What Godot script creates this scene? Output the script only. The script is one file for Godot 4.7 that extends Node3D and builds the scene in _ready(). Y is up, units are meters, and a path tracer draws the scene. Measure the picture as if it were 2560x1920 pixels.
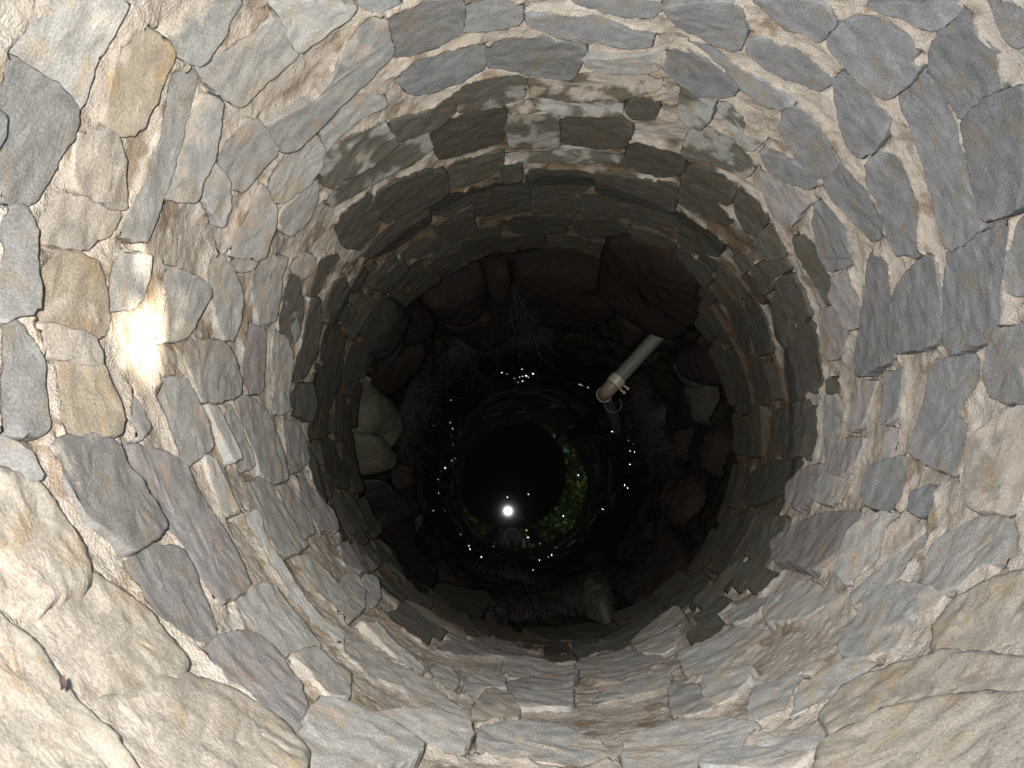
extends Node3D
# A round stone-lined well looked into from its mouth. The well's axis is the y axis, y = 0 is the height of the camera, angles run from the far side (0) to the right (90).

const GROUND := -0.15
const WATER := -3.6
const EYE := Vector3(-0.094, 0.0, 0.231)
const TILT := 8.86
const CELLS_A := 900
const CELL_D := 0.004
const TOP_D := 0.12
const ROWS := 600

var rng := RandomNumberGenerator.new()
var coarse := FastNoiseLite.new()
var fine := FastNoiseLite.new()
var patchy := FastNoiseLite.new()
var stone_mat: StandardMaterial3D
var mortar_mat: StandardMaterial3D
var boulder_mat: StandardMaterial3D
var well: Node3D
var near_edge := PackedFloat32Array()   # for every cell of the wall: distance to the nearest stone's edge, negative inside a stone
var edge_side := PackedFloat32Array()   # +1 the cell lies below that edge, -1 above
var cell_bed := PackedFloat32Array()
var stone_count := 0
var joined_verts := PackedVector3Array()
var joined_tints := PackedColorArray()
var joined_idx := PackedInt32Array()
var names := {}


func _ready():
	rng.seed = 7
	# camera
	var cam := Camera3D.new()
	cam.name = "camera"
	cam.position = EYE
	cam.rotation_degrees = Vector3(-90.0 + TILT, 0, 0)
	cam.fov = 49.76
	cam.near = 0.02
	cam.far = 400.0
	add_child(cam)
	# sky and exposure
	var env := Environment.new()
	env.background_mode = Environment.BG_SKY
	var sky := Sky.new()
	var sm := ProceduralSkyMaterial.new()
	sm.sky_top_color = Color(0.52, 0.62, 0.72)
	sm.sky_horizon_color = Color(0.72, 0.8, 0.88)
	sm.ground_bottom_color = Color(0.2, 0.18, 0.14)
	sm.ground_horizon_color = Color(0.6, 0.62, 0.6)
	sky.sky_material = sm
	env.sky = sky
	env.tonemap_mode = Environment.TONE_MAPPER_LINEAR
	env.tonemap_exposure = 10.0
	env.sdfgi_enabled = true
	env.ssao_enabled = true
	env.ssil_enabled = true
	var we := WorldEnvironment.new()
	we.name = "world_environment"
	we.environment = env
	add_child(we)
	# sun
	var sun := DirectionalLight3D.new()
	sun.name = "sun"
	sun.light_energy = 1.6
	sun.light_color = Color(1.0, 0.93, 0.82)
	sun.light_angular_distance = 0.4
	sun.shadow_enabled = true
	add_child(sun)
	sun.look_at_from_position(SUN_SPOT + SUN_WAY * 5.0, SUN_SPOT)
	# the camera's flash
	var flash := SpotLight3D.new()
	flash.name = "flash_light"
	flash.light_energy = FLASH
	flash.light_color = Color(1.0, 0.975, 0.95)
	flash.light_size = 0.01
	flash.spot_angle = 50.0
	flash.spot_angle_attenuation = 1.0
	flash.spot_range = 12.0
	flash.spot_attenuation = 2.0
	flash.shadow_enabled = true
	flash.transform = Transform3D(cam.basis, EYE + cam.basis * Vector3(-0.035, 0.019, 0.010))
	add_child(flash)

	noises()
	materials()
	ground()
	well = Node3D.new()
	well.name = "well_wall"
	well.set_meta("label", "round dry-grey stone well shaft bedded in sandy mortar, dark and damp below")
	well.set_meta("category", "well")
	add_child(well)
	near_edge.resize(CELLS_A * ROWS)
	near_edge.fill(1.0)
	edge_side.resize(CELLS_A * ROWS)
	stone("h", [-693, 655, -659, 675, -611, 735, -643, 740, -686, 742, -724, 753, -734, 745, -735, 713, -738, 658, -737, 636])
	stone("b", [-744, 636, -739, 657, -736, 698, -736, 726, -741, 741, -759, 749, -799, 742, -828, 737, -853, 715, -857, 695, -855, 681])
	stone("b", [-860, 683, -857, 717, -867, 728, -900, 732, -937, 733, -954, 724, -968, 701, -969, 694])
	stone("t", [-617, 776, -606, 796, -605, 836, -620, 844, -664, 849, -695, 846, -713, 836, -718, 819, -717, 793, -700, 787, -675, 777, -644, 770])
	stone("d", [-751, 764, -741, 795, -717, 814, -741, 838, -767, 857, -793, 870, -797, 833, -802, 783, -792, 772, -767, 768])
	stone("d", [-841, 747, -819, 778, -800, 835, -801, 870, -825, 866, -856, 830, -868, 763, -864, 748])
	stone("m", [-611, 854, -594, 885, -593, 910, -617, 926, -647, 934, -675, 946, -712, 949, -741, 954, -765, 953, -802, 945, -810, 932, -813, 883, -768, 901, -737, 900, -702, 900, -657, 890, -631, 870])
	stone("m", [-604, 934, -591, 965, -608, 982, -640, 1002, -655, 1016, -681, 1013, -713, 1023, -732, 989, -736, 955, -676, 952, -641, 936, -624, 930])
	stone("h", [-571, 1051, -557, 1082, -563, 1152, -593, 1153, -644, 1144, -655, 1098, -649, 1048, -642, 1040, -611, 1039])
	stone("m", [-663, 1025, -652, 1046, -657, 1089, -686, 1117, -713, 1121, -697, 1063, -689, 1032])
	stone("h", [-611, 1192, -623, 1252, -651, 1279, -679, 1284, -707, 1285, -738, 1197, -700, 1194, -654, 1188])
	stone("m", [-598, 817, -581, 832, -534, 843, -499, 865, -490, 874, -515, 879, -546, 886, -571, 886, -586, 879, -595, 851])
	stone("h", [-586, 893, -551, 909, -503, 929, -463, 943, -452, 979, -456, 1029, -496, 1019, -534, 1016, -558, 1015, -573, 997, -580, 951])
	stone("h", [-455, 911, -447, 967, -452, 1003, -448, 1017, -409, 1022, -359, 1019, -350, 1005])
	stone("m", [-553, 1088, -555, 1161, -532, 1182, -491, 1192, -443, 1187, -408, 1185, -363, 1182, -310, 1163, -309, 1118, -311, 1068, -341, 1058, -370, 1086, -410, 1124, -462, 1134, -522, 1108])
	stone("h", [-485, 1227, -486, 1283, -509, 1313, -550, 1318, -602, 1288, -611, 1249, -607, 1201, -576, 1195, -524, 1200])
	stone("h", [-603, 1308, -542, 1332, -522, 1349, -544, 1393, -585, 1406, -627, 1381, -636, 1337, -623, 1306])
	stone("m", [-462, 1212, -421, 1200, -385, 1216, -350, 1268, -348, 1291, -392, 1285, -446, 1288, -477, 1290])
	stone("g", [-338, 1015, -274, 1061, -307, 1056, -315, 1057, -334, 1032])
	stone("g", [-308, 1074, -246, 1085, -217, 1094, -178, 1113, -188, 1183, -233, 1201, -276, 1203, -295, 1195, -304, 1186, -306, 1150, -307, 1113])
	stone("g", [-177, 1113, -88, 1142, -84, 1194, -116, 1205, -182, 1190, -187, 1180])
	stone("g", [-72, 1184, 12, 1187, 60, 1199, 94, 1213, 140, 1216, 141, 1238, 102, 1253, 33, 1243, -16, 1240, -60, 1216, -73, 1205])
	stone("g", [-1, 1151, 143, 1126, 139, 1155, 131, 1169, 91, 1179, 26, 1170, 2, 1163])
	stone("g", [146, 1129, 241, 1081, 263, 1097, 278, 1126, 284, 1162, 270, 1177, 233, 1175, 179, 1163, 151, 1139])
	stone("g", [-299, 1221, -235, 1226, -185, 1228, -152, 1234, -150, 1295, -158, 1321, -198, 1337, -246, 1332, -291, 1312, -309, 1261, -307, 1234])
	stone("g", [-141, 1243, -89, 1241, -48, 1253, 28, 1273, 21, 1326, 10, 1368, -58, 1358, -123, 1330, -147, 1321])
	stone("m", [31, 1296, 66, 1296, 127, 1289, 170, 1244, 172, 1300, 154, 1326, 124, 1338, 71, 1340, 38, 1325])
	stone("g", [175, 1242, 200, 1238, 252, 1243, 296, 1252, 311, 1275, 309, 1294, 248, 1342, 184, 1314, 177, 1302])
	stone("w", [-344, 1355, -297, 1379, -258, 1384, -213, 1365, -218, 1425, -259, 1449, -306, 1443, -346, 1421])
	stone("x", [-209, 1368, -192, 1346, -132, 1348, -73, 1365, -77, 1448, -118, 1453, -166, 1450, -210, 1430])
	stone("x", [-62, 1454, 23, 1456, 123, 1434, 122, 1495, 75, 1504, 10, 1506, -48, 1484])
	stone("d", [-68, 1366, 15, 1365, 72, 1347, 171, 1325, 180, 1385, 113, 1429, 22, 1452, -59, 1434])
	stone("w", [138, 1428, 183, 1400, 192, 1466, 146, 1484, 136, 1458])
	stone("x", [-484, 1286, -432, 1314, -360, 1345, -354, 1405, -351, 1428, -408, 1434, -461, 1418, -512, 1388, -504, 1308])
	stone("w", [-271, 1464, -218, 1443, -134, 1459, -114, 1467, -116, 1549, -127, 1607, -191, 1616, -264, 1602, -274, 1527])
	stone("x", [-111, 1531, -96, 1498, -5, 1512, 4, 1635, -50, 1638, -106, 1623])
	stone("w", [1, 1513, 75, 1507, 123, 1501, 155, 1538, 149, 1612, 79, 1643, 9, 1635])
	stone("x", [-488, 1423, -413, 1455, -349, 1442, -281, 1467, -278, 1531, -340, 1543, -429, 1520, -484, 1497, -523, 1472, -525, 1413])
	stone("w", [-248, 1640, -182, 1660, -124, 1653, -125, 1708, -163, 1745, -219, 1757, -262, 1743, -259, 1677])
	stone("x", [-115, 1665, -49, 1676, 39, 1670, 128, 1667, 155, 1653, 150, 1695, 81, 1729, -47, 1732, -110, 1706])
	stone("w", [156, 1586, 204, 1585, 262, 1567, 277, 1583, 288, 1648, 245, 1699, 190, 1711, 162, 1673])
	stone("w", [-418, 1567, -359, 1588, -299, 1613, -261, 1652, -270, 1744, -318, 1761, -384, 1733, -438, 1700, -440, 1624, -435, 1582])
	stone("w", [-59, 1780, 10, 1778, 99, 1777, 106, 1862, 79, 1948, 12, 1956, -52, 1931])
	stone("w", [104, 1775, 197, 1756, 287, 1708, 300, 1746, 309, 1821, 214, 1900, 118, 1907])
	stone("w", [-194, 1813, -121, 1845, -60, 1900, -53, 2056, -100, 2062, -193, 2035, -197, 1935])
	stone("w", [-49, 1967, 80, 1958, 86, 2035, 70, 2096, 8, 2131, -40, 2092])
	stone("w", [86, 1946, 198, 1929, 212, 2028, 156, 2098, 103, 2106, 92, 2043])
	stone("w", [-527, 1512, -477, 1534, -446, 1538, -438, 1585, -441, 1658, -458, 1722, -520, 1716, -542, 1646])
	stone("w", [-315, 1774, -262, 1789, -202, 1832, -205, 1938, -275, 1955, -309, 1889])
	stone("w", [-304, 1978, -232, 1965, -200, 1954, -208, 2126, -281, 2129, -302, 2050])
	stone("w", [-121, 2109, -13, 2136, 69, 2138, 54, 2235, -17, 2268, -100, 2231])
	stone("w", [77, 2135, 219, 2068, 230, 2141, 149, 2228, 93, 2221])
	stone("w", [-233, 2113, -135, 2155, -141, 2220, -201, 2210])
	stone("w", [-248, 2198, -146, 2256, -8, 2279, 4, 2337, -124, 2355, -246, 2312])
	stone("w", [11, 2298, 124, 2258, 127, 2339, 19, 2365])
	stone("w", [129, 2268, 240, 2208, 337, 2123, 334, 2182, 181, 2310])
	stone("w", [-448, 1742, -388, 1752, -329, 1780, -323, 1908, -382, 1925, -450, 1911, -502, 1809, -519, 1769])
	stone("w", [210, 1940, 296, 1881, 316, 1833, 335, 1945, 277, 2014, 222, 2031])
	stone("w", [229, 2081, 285, 2061, 354, 2045, 355, 2093, 255, 2151])
	stone("w", [-381, 1985, -307, 2050, -315, 2106, -378, 2103, -421, 2039])
	stone("w", [-305, 2122, -245, 2162, -259, 2224, -338, 2197, -355, 2167])
	stone("g", [270, 1064, 361, 997, 388, 1015, 388, 1025, 382, 1064, 358, 1067, 329, 1076, 294, 1069])
	stone("g", [390, 1052, 396, 1010, 413, 977, 447, 960, 482, 949, 500, 959, 506, 984, 520, 981, 523, 1011, 521, 1048, 517, 1061, 477, 1080, 444, 1078, 402, 1071])
	stone("g", [412, 952, 506, 857, 509, 868, 506, 892, 500, 912, 486, 924, 461, 932, 426, 948])
	stone("g", [512, 886, 515, 859, 524, 854, 543, 874, 567, 872, 587, 871, 612, 897, 613, 927, 612, 982, 577, 975, 544, 968, 531, 963, 516, 926])
	stone("b", [530, 830, 560, 796, 596, 830, 578, 842, 558, 841])
	stone("g", [288, 1151, 304, 1126, 352, 1119, 386, 1111, 425, 1116, 437, 1120, 429, 1161, 405, 1170, 350, 1186, 305, 1176])
	stone("g", [202, 1206, 238, 1198, 288, 1221, 338, 1220, 394, 1216, 402, 1221, 399, 1243, 361, 1262, 298, 1251, 232, 1228, 200, 1220])
	stone("g", [439, 1122, 447, 1083, 474, 1080, 507, 1092, 539, 1092, 549, 1120, 554, 1147, 552, 1193, 523, 1202, 488, 1176, 456, 1151])
	stone("g", [404, 1240, 425, 1220, 456, 1220, 496, 1239, 527, 1258, 533, 1315, 511, 1335, 475, 1329, 434, 1306, 412, 1289])
	stone("g", [530, 1056, 527, 1007, 532, 967, 562, 973, 595, 987, 650, 1006, 707, 1024, 746, 1027, 754, 1073, 755, 1110, 744, 1119, 696, 1111, 646, 1099, 588, 1078, 552, 1071])
	stone("g", [619, 977, 617, 930, 627, 877, 638, 866, 755, 944, 752, 983, 747, 1014, 722, 1013, 665, 996])
	stone("g", [564, 1199, 568, 1155, 591, 1129, 628, 1136, 664, 1147, 717, 1186, 732, 1207, 715, 1255, 679, 1246, 630, 1229, 592, 1224])
	stone("g", [535, 1325, 534, 1251, 565, 1246, 610, 1240, 644, 1245, 667, 1262, 671, 1319, 627, 1327, 585, 1338])
	stone("g", [551, 1402, 557, 1367, 594, 1357, 629, 1368, 666, 1397, 632, 1489, 576, 1450])
	stone("l", [422, 1456, 443, 1438, 512, 1415, 540, 1400, 539, 1463, 545, 1508, 525, 1534, 482, 1525, 441, 1492])
	stone("g", [410, 1386, 458, 1356, 501, 1339, 531, 1340, 518, 1377, 481, 1405, 435, 1410])
	stone("x", [216, 1331, 246, 1338, 283, 1325, 288, 1388, 284, 1421, 255, 1427, 233, 1403])
	stone("x", [290, 1329, 323, 1321, 342, 1347, 364, 1381, 401, 1348, 395, 1387, 386, 1411, 360, 1410, 330, 1383, 303, 1362])
	stone("x", [270, 1560, 268, 1453, 294, 1424, 335, 1420, 380, 1425, 410, 1445, 415, 1509, 382, 1527, 317, 1541])
	stone("w", [295, 1649, 302, 1586, 360, 1559, 404, 1557, 416, 1638, 372, 1661, 331, 1665])
	stone("w", [411, 1563, 449, 1541, 494, 1560, 508, 1652, 480, 1680, 432, 1646])
	stone("w", [296, 1685, 336, 1684, 397, 1672, 437, 1683, 439, 1728, 358, 1763, 315, 1764])
	stone("w", [330, 1835, 384, 1825, 451, 1787, 468, 1919, 366, 2023])
	stone("w", [512, 1662, 512, 1578, 547, 1586, 584, 1611, 555, 1683])
	stone("w", [568, 1529, 590, 1487, 622, 1491, 656, 1495, 698, 1502, 723, 1510, 722, 1548, 683, 1549, 636, 1551, 601, 1545])
	stone("g", [760, 1129, 761, 1077, 763, 1023, 761, 985, 777, 986, 802, 1014, 850, 1038, 901, 1050, 902, 1107, 904, 1164, 887, 1185, 814, 1160])
	stone("b", [771, 978, 767, 950, 861, 985, 854, 1023, 823, 1017])
	stone("g", [687, 1340, 707, 1281, 769, 1318, 823, 1326, 869, 1331, 877, 1390, 886, 1468, 863, 1479, 788, 1430])
	stone("g", [762, 1273, 745, 1192, 752, 1159, 787, 1170, 830, 1175, 870, 1185, 880, 1231, 870, 1320, 837, 1326, 786, 1306])
	stone("l", [729, 1594, 732, 1510, 765, 1498, 795, 1506, 826, 1555, 826, 1602, 792, 1617])
	stone("l", [688, 1469, 685, 1417, 717, 1419, 760, 1422, 789, 1451, 789, 1492, 745, 1498, 715, 1510])
	stone("g", [625, 1488, 665, 1379, 678, 1409, 668, 1477])
	stone("w", [614, 1697, 624, 1624, 668, 1627, 718, 1635, 722, 1703, 682, 1709, 637, 1712])
	stone("w", [630, 1787, 636, 1730, 683, 1731, 722, 1733, 763, 1750, 749, 1820, 714, 1853, 670, 1823])
	stone("w", [727, 1699, 739, 1637, 809, 1652, 860, 1657, 881, 1716, 820, 1739, 763, 1731])
	stone("w", [752, 1868, 769, 1745, 812, 1744, 882, 1734, 879, 1911, 821, 1920])
	stone("w", [553, 1780, 560, 1692, 594, 1718, 618, 1746, 617, 1788, 585, 1792])
	stone("w", [499, 1815, 527, 1751, 550, 1781, 542, 1819, 518, 1819])
	stone("w", [558, 1677, 589, 1609, 607, 1637, 601, 1709, 573, 1704])
	stone("w", [479, 1978, 513, 1947, 568, 1931, 589, 1959, 575, 2002, 517, 2002])
	stone("w", [594, 1982, 606, 1926, 668, 1923, 735, 1956, 732, 2041, 651, 2040])
	stone("w", [557, 2082, 591, 2005, 647, 2055, 719, 2114, 689, 2170, 615, 2140])
	stone("w", [726, 2101, 750, 2046, 821, 2039, 865, 2046, 844, 2142, 781, 2157])
	stone("w", [883, 1912, 894, 1736, 1018, 1750, 1010, 1901, 932, 1940])
	stone("w", [880, 2051, 889, 1947, 1001, 1932, 1004, 1993, 940, 2057])
	stone("w", [915, 1748, 911, 1703, 1011, 1698, 1028, 1732, 989, 1755])
	stone("w", [868, 1626, 873, 1580, 896, 1577, 895, 1624])
	stone("m", [903, 1642, 906, 1579, 931, 1558, 989, 1582, 1031, 1615, 1029, 1644, 964, 1658])
	stone("l", [900, 1477, 905, 1414, 930, 1441, 974, 1464, 989, 1516, 943, 1514])
	stone("g", [901, 1371, 900, 1315, 936, 1324, 977, 1327, 996, 1374, 953, 1380])
	stone("g", [911, 1217, 914, 1148, 916, 1097, 958, 1103, 977, 1125, 998, 1158, 1029, 1116, 1088, 1124, 1089, 1143, 1061, 1248, 1010, 1245, 961, 1233])
	stone("b", [900, 1045, 902, 993, 1003, 994, 997, 1036, 987, 1061, 954, 1073, 922, 1058])
	stone("d", [1014, 1020, 1010, 993, 1152, 945, 1151, 1050, 1107, 1081, 1050, 1088, 1027, 1051])
	stone("l", [1032, 1376, 1010, 1371, 1000, 1334, 1025, 1333, 1051, 1352, 1055, 1367])
	stone("g", [1115, 1394, 1077, 1386, 1058, 1326, 1055, 1301, 1086, 1277, 1129, 1267, 1140, 1291, 1145, 1360])
	stone("l", [1003, 1534, 1007, 1457, 1051, 1475, 1074, 1504, 1067, 1597, 1082, 1612, 1027, 1585])
	stone("m", [1101, 1632, 1074, 1593, 1079, 1484, 1118, 1482, 1133, 1550, 1122, 1623])
	stone("l", [1088, 1796, 1058, 1740, 1045, 1658, 1067, 1629, 1097, 1643, 1136, 1628, 1142, 1710, 1123, 1777])
	stone("w", [1041, 2207, 1009, 2039, 1026, 1756, 1055, 1789, 1077, 1876, 1106, 2019, 1121, 2148])
	stone("g", [1124, 1231, 1113, 1191, 1131, 1163, 1153, 1163, 1152, 1222])
	stone("t", [-920, 748, -901, 748, -885, 769, -868, 821, -873, 848, -898, 869, -927, 877, -945, 869, -955, 852, -955, 815, -956, 783, -957, 759, -947, 741])
	stone("m", [-847, 882, -821, 958, -849, 960, -880, 952, -892, 938, -906, 895, -886, 878])
	stone("b", [-973, 694, -970, 719, -984, 735, -1000, 751, -1027, 749, -1060, 749, -1069, 741, -1074, 697, -1077, 675])
	stone("d", [-961, 762, -957, 789, -957, 843, -971, 858, -981, 854, -983, 816, -985, 776, -980, 755])
	stone("t", [-991, 781, -987, 816, -985, 860, -1015, 874, -1048, 878, -1062, 866, -1069, 818, -1072, 771, -1038, 779, -1010, 780])
	stone("b", [-1080, 752, -1071, 830, -1080, 865, -1102, 871, -1125, 885, -1156, 900, -1177, 902, -1188, 866, -1196, 813, -1178, 794, -1160, 769, -1129, 761, -1098, 750])
	stone("b", [-1082, 673, -1092, 688, -1109, 699, -1122, 704, -1122, 678, -1118, 659])
	stone("h", [-759, 1137, -747, 1172, -755, 1227, -781, 1276, -828, 1283, -855, 1273, -864, 1234, -847, 1207, -811, 1171, -783, 1142])
	stone("h", [-738, 1197, -707, 1285, -724, 1288, -743, 1260, -749, 1221])
	stone("m", [-703, 1297, -667, 1405, -709, 1413, -744, 1433, -783, 1440, -804, 1382, -774, 1351, -732, 1313])
	stone("h", [-912, 1104, -897, 1129, -874, 1236, -889, 1275, -932, 1301, -949, 1293, -967, 1228, -978, 1151, -952, 1137, -932, 1121])
	stone("l", [-821, 1334, -804, 1418, -869, 1450, -922, 1450, -932, 1371, -887, 1355])
	stone("m", [-796, 1489, -794, 1551, -822, 1604, -881, 1608, -936, 1613, -947, 1557, -937, 1517, -884, 1533, -830, 1491])
	stone("x", [-670, 1462, -663, 1531, -720, 1602, -784, 1611, -795, 1519, -766, 1494, -704, 1479])
	stone("m", [-818, 1006, -811, 1067, -814, 1113, -815, 1142, -855, 1119, -896, 1101, -917, 1019, -903, 1008, -861, 1037])
	stone("h", [-974, 1008, -953, 1115, -982, 1139, -1015, 1158, -1050, 1163, -1075, 1095, -1082, 1054, -1054, 1044, -1020, 1025, -996, 1004])
	stone("l", [-1006, 935, -997, 953, -1017, 968, -1041, 973, -1058, 941, -1036, 930])
	stone("l", [-1077, 884, -1066, 958, -1084, 1053, -1108, 1068, -1151, 1079, -1190, 1100, -1234, 1096, -1272, 1073, -1277, 959, -1249, 951, -1206, 957, -1172, 939, -1144, 910, -1114, 893])
	stone("h", [-980, 1187, -981, 1218, -1016, 1241, -1061, 1252, -1068, 1227, -1032, 1207])
	stone("h", [-972, 1261, -972, 1297, -1004, 1325, -1045, 1352, -1068, 1353, -1074, 1294, -1058, 1261, -1014, 1255])
	stone("h", [-956, 1299, -944, 1363, -955, 1448, -997, 1503, -1048, 1525, -1086, 1508, -1092, 1448, -1083, 1374, -1038, 1373, -996, 1343])
	stone("w", [-870, 1675, -853, 1780, -893, 1807, -935, 1795, -927, 1684, -910, 1636])
	stone("m", [-958, 1599, -955, 1681, -997, 1743, -1029, 1743, -1059, 1649, -1060, 1579, -1011, 1590])
	stone("h", [-1104, 1300, -1092, 1375, -1102, 1419, -1138, 1436, -1185, 1449, -1224, 1455, -1233, 1368, -1223, 1303, -1184, 1287, -1140, 1279])
	stone("h", [-1067, 1133, -1070, 1161, -1110, 1188, -1152, 1200, -1153, 1148, -1117, 1139])
	stone("l", [-1075, 1611, -1075, 1684, -1119, 1752, -1165, 1798, -1203, 1753, -1185, 1633, -1136, 1624])
	stone("w", [-681, 1635, -670, 1685, -721, 1736, -785, 1768, -835, 1736, -861, 1672, -858, 1646, -775, 1677])
	stone("w", [-831, 1803, -782, 1923, -845, 2015, -943, 2026, -957, 1957, -928, 1817])
	stone("w", [-704, 1802, -668, 1958, -703, 2063, -784, 2139, -877, 2073, -807, 2005])
	stone("w", [-622, 1710, -583, 1748, -644, 1982, -697, 1806, -663, 1732])
	stone("w", [-964, 1963, -942, 2078, -1031, 2243, -1077, 2190, -1042, 2005])
	stone("w", [-997, 1783, -1021, 1812, -1047, 1920, -1104, 1950, -1126, 1786, -1061, 1751])
	stone("d", [-652, 1434, -619, 1523, -648, 1554, -666, 1523, -665, 1455])
	stone("w", [-608, 1552, -570, 1648, -617, 1641, -678, 1631, -676, 1602, -632, 1589])
	stone("m", [-1101, 1449, -1101, 1529, -1153, 1575, -1198, 1572, -1203, 1494, -1163, 1472])
	stone("s", [-1121, 658, -1121, 689, -1141, 702, -1162, 708, -1186, 716, -1213, 716, -1223, 705, -1225, 679, -1231, 631, -1226, 597])
	stone("s", [-1218, 715, -1224, 744, -1248, 764, -1267, 783, -1287, 779, -1328, 789, -1340, 742, -1332, 693, -1331, 624, -1318, 608, -1282, 608, -1248, 599, -1232, 593, -1229, 595, -1231, 652])
	stone("s", [-1344, 740, -1349, 780, -1387, 812, -1422, 829, -1453, 826, -1471, 825, -1481, 771, -1396, 609, -1367, 612, -1335, 608, -1334, 629, -1336, 688])
	stone("s", [-1230, 584, -1270, 595, -1313, 597, -1361, 604, -1394, 600, -1343, 490])
	stone("b", [-1211, 800, -1195, 838, -1196, 885, -1208, 933, -1238, 937, -1270, 927, -1305, 911, -1322, 895, -1318, 864, -1297, 834, -1270, 811, -1233, 804])
	stone("h", [-1276, 1009, -1274, 1076, -1281, 1152, -1311, 1144, -1351, 1154, -1392, 1143, -1390, 1074, -1381, 1005, -1359, 997, -1326, 983, -1301, 1012])
	stone("l", [-1326, 854, -1323, 923, -1334, 977, -1364, 993, -1404, 979, -1434, 949, -1449, 923, -1459, 855, -1432, 855, -1396, 859, -1362, 853, -1339, 836])
	stone("h", [-1152, 1214, -1152, 1280, -1200, 1265, -1240, 1273, -1276, 1273, -1313, 1265, -1349, 1267, -1398, 1279, -1411, 1245, -1379, 1230, -1327, 1231, -1290, 1228, -1246, 1231, -1185, 1225])
	stone("m", [-1238, 1377, -1246, 1454, -1294, 1472, -1343, 1500, -1378, 1383, -1310, 1371, -1260, 1372])
	stone("m", [-1383, 1019, -1392, 1102, -1422, 1096, -1450, 1120, -1469, 1047, -1448, 1010, -1413, 1026])
	stone("h", [-1465, 840, -1448, 954, -1476, 983, -1502, 986, -1539, 992, -1579, 975, -1580, 937, -1543, 867, -1501, 814])
	stone("h", [-1511, 1058, -1547, 1108, -1585, 1137, -1631, 1140, -1638, 1102, -1629, 1039, -1596, 1035, -1560, 1038, -1527, 1034])
	stone("m", [-1402, 1250, -1431, 1321, -1475, 1309, -1513, 1316, -1520, 1239, -1470, 1219, -1427, 1205])
	stone("h", [-1516, 1317, -1567, 1307, -1636, 1257, -1640, 1189, -1603, 1205, -1523, 1236])
	stone("h", [-1550, 1463, -1577, 1506, -1600, 1439, -1599, 1340, -1570, 1384])
	stone("h", [-1399, 1408, -1425, 1450, -1467, 1432, -1505, 1422, -1535, 1402, -1533, 1356, -1501, 1369, -1465, 1392, -1422, 1401])
	stone("h", [-1619, 1469, -1652, 1549, -1680, 1506, -1681, 1455, -1642, 1424, -1612, 1349])
	stone("l", [1905, 1546, 1872, 1586, 1818, 1629, 1767, 1640, 1789, 1551, 1844, 1505, 1899, 1460])
	stone("h", [1900, 1424, 1851, 1483, 1787, 1505, 1801, 1384, 1849, 1375, 1881, 1360, 1897, 1392])
	stone("h", [1916, 1757, 1868, 1791, 1820, 1775, 1775, 1690, 1807, 1645, 1871, 1608, 1912, 1591])
	stone("l", [-1538, 1630, -1571, 1793, -1623, 2015, -1701, 2063, -1767, 1809, -1732, 1773, -1662, 1786, -1565, 1643])
	stone("m", [1943, 1166, 1890, 1206, 1837, 1220, 1780, 1168, 1758, 1128, 1799, 1086, 1860, 1095, 1923, 1081, 1944, 1084])
	stone("h", [1739, 1158, 1709, 1189, 1653, 1203, 1598, 1164, 1563, 1103, 1603, 1049, 1688, 1025, 1742, 1051, 1748, 1111])
	stone("m", [1749, 1477, 1697, 1522, 1640, 1506, 1611, 1497, 1626, 1440, 1654, 1427, 1705, 1428, 1750, 1418])
	stone("m", [1628, 1394, 1596, 1369, 1579, 1296, 1586, 1241, 1617, 1232, 1648, 1270])
	stone("d", [-1641, 1312, -1659, 1415, -1695, 1420, -1711, 1329, -1673, 1257, -1643, 1219])
	stone("m", [1754, 1794, 1679, 1960, 1629, 1755, 1587, 1675, 1622, 1603, 1673, 1582, 1721, 1574, 1762, 1654])
	stone("h", [1614, 1940, 1559, 2006, 1504, 2041, 1466, 2030, 1475, 1924, 1550, 1699, 1579, 1683, 1612, 1752])
	stone("w", [1805, 2191, 1775, 2214, 1750, 2103, 1767, 2020, 1812, 2025])
	stone("d", [-1423, 2002, -1477, 2049, -1539, 2052, -1587, 2030, -1550, 1806, -1494, 1811, -1444, 1808])
	stone("m", [-1325, 1691, -1345, 1745, -1379, 1685, -1385, 1606, -1362, 1577])
	stone("l", [-1233, 1742, -1236, 1999, -1280, 2118, -1303, 2084, -1307, 1770, -1277, 1675])
	stone("h", [-1309, 1543, -1313, 1618, -1348, 1596, -1377, 1508, -1383, 1387, -1362, 1380])
	stone("x", [-1234, 2174, -1231, 2335, -1283, 2404, -1358, 2376, -1376, 2310, -1345, 2191, -1283, 2157])
	stone("w", [-1412, 2472, -1449, 2721, -1626, 2894, -1585, 2379, -1476, 2406])
	stone("d", [-1594, 2372, -1637, 2654, -1714, 2342, -1765, 2134, -1766, 2064, -1701, 2161, -1616, 2207])
	stone("w", [1872, 2417, 1734, 2562, 1578, 2169, 1660, 2130, 1754, 2219, 1803, 2244])
	stone("h", [1566, 1576, 1523, 1570, 1447, 1559, 1411, 1447, 1401, 1411, 1447, 1412, 1513, 1415, 1558, 1406, 1578, 1459])
	stone("h", [1388, 1500, 1354, 1520, 1307, 1458, 1307, 1289, 1340, 1332, 1360, 1345, 1384, 1393, 1403, 1448])
	stone("h", [1565, 1361, 1529, 1373, 1498, 1296, 1527, 1261, 1557, 1236, 1582, 1240, 1583, 1303])
	stone("m", [1529, 1211, 1474, 1197, 1457, 1154, 1485, 1141, 1515, 1106, 1550, 1097, 1567, 1129])
	stone("h", [1423, 1657, 1384, 1627, 1353, 1575, 1310, 1500, 1366, 1548, 1411, 1550, 1438, 1584])
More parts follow.
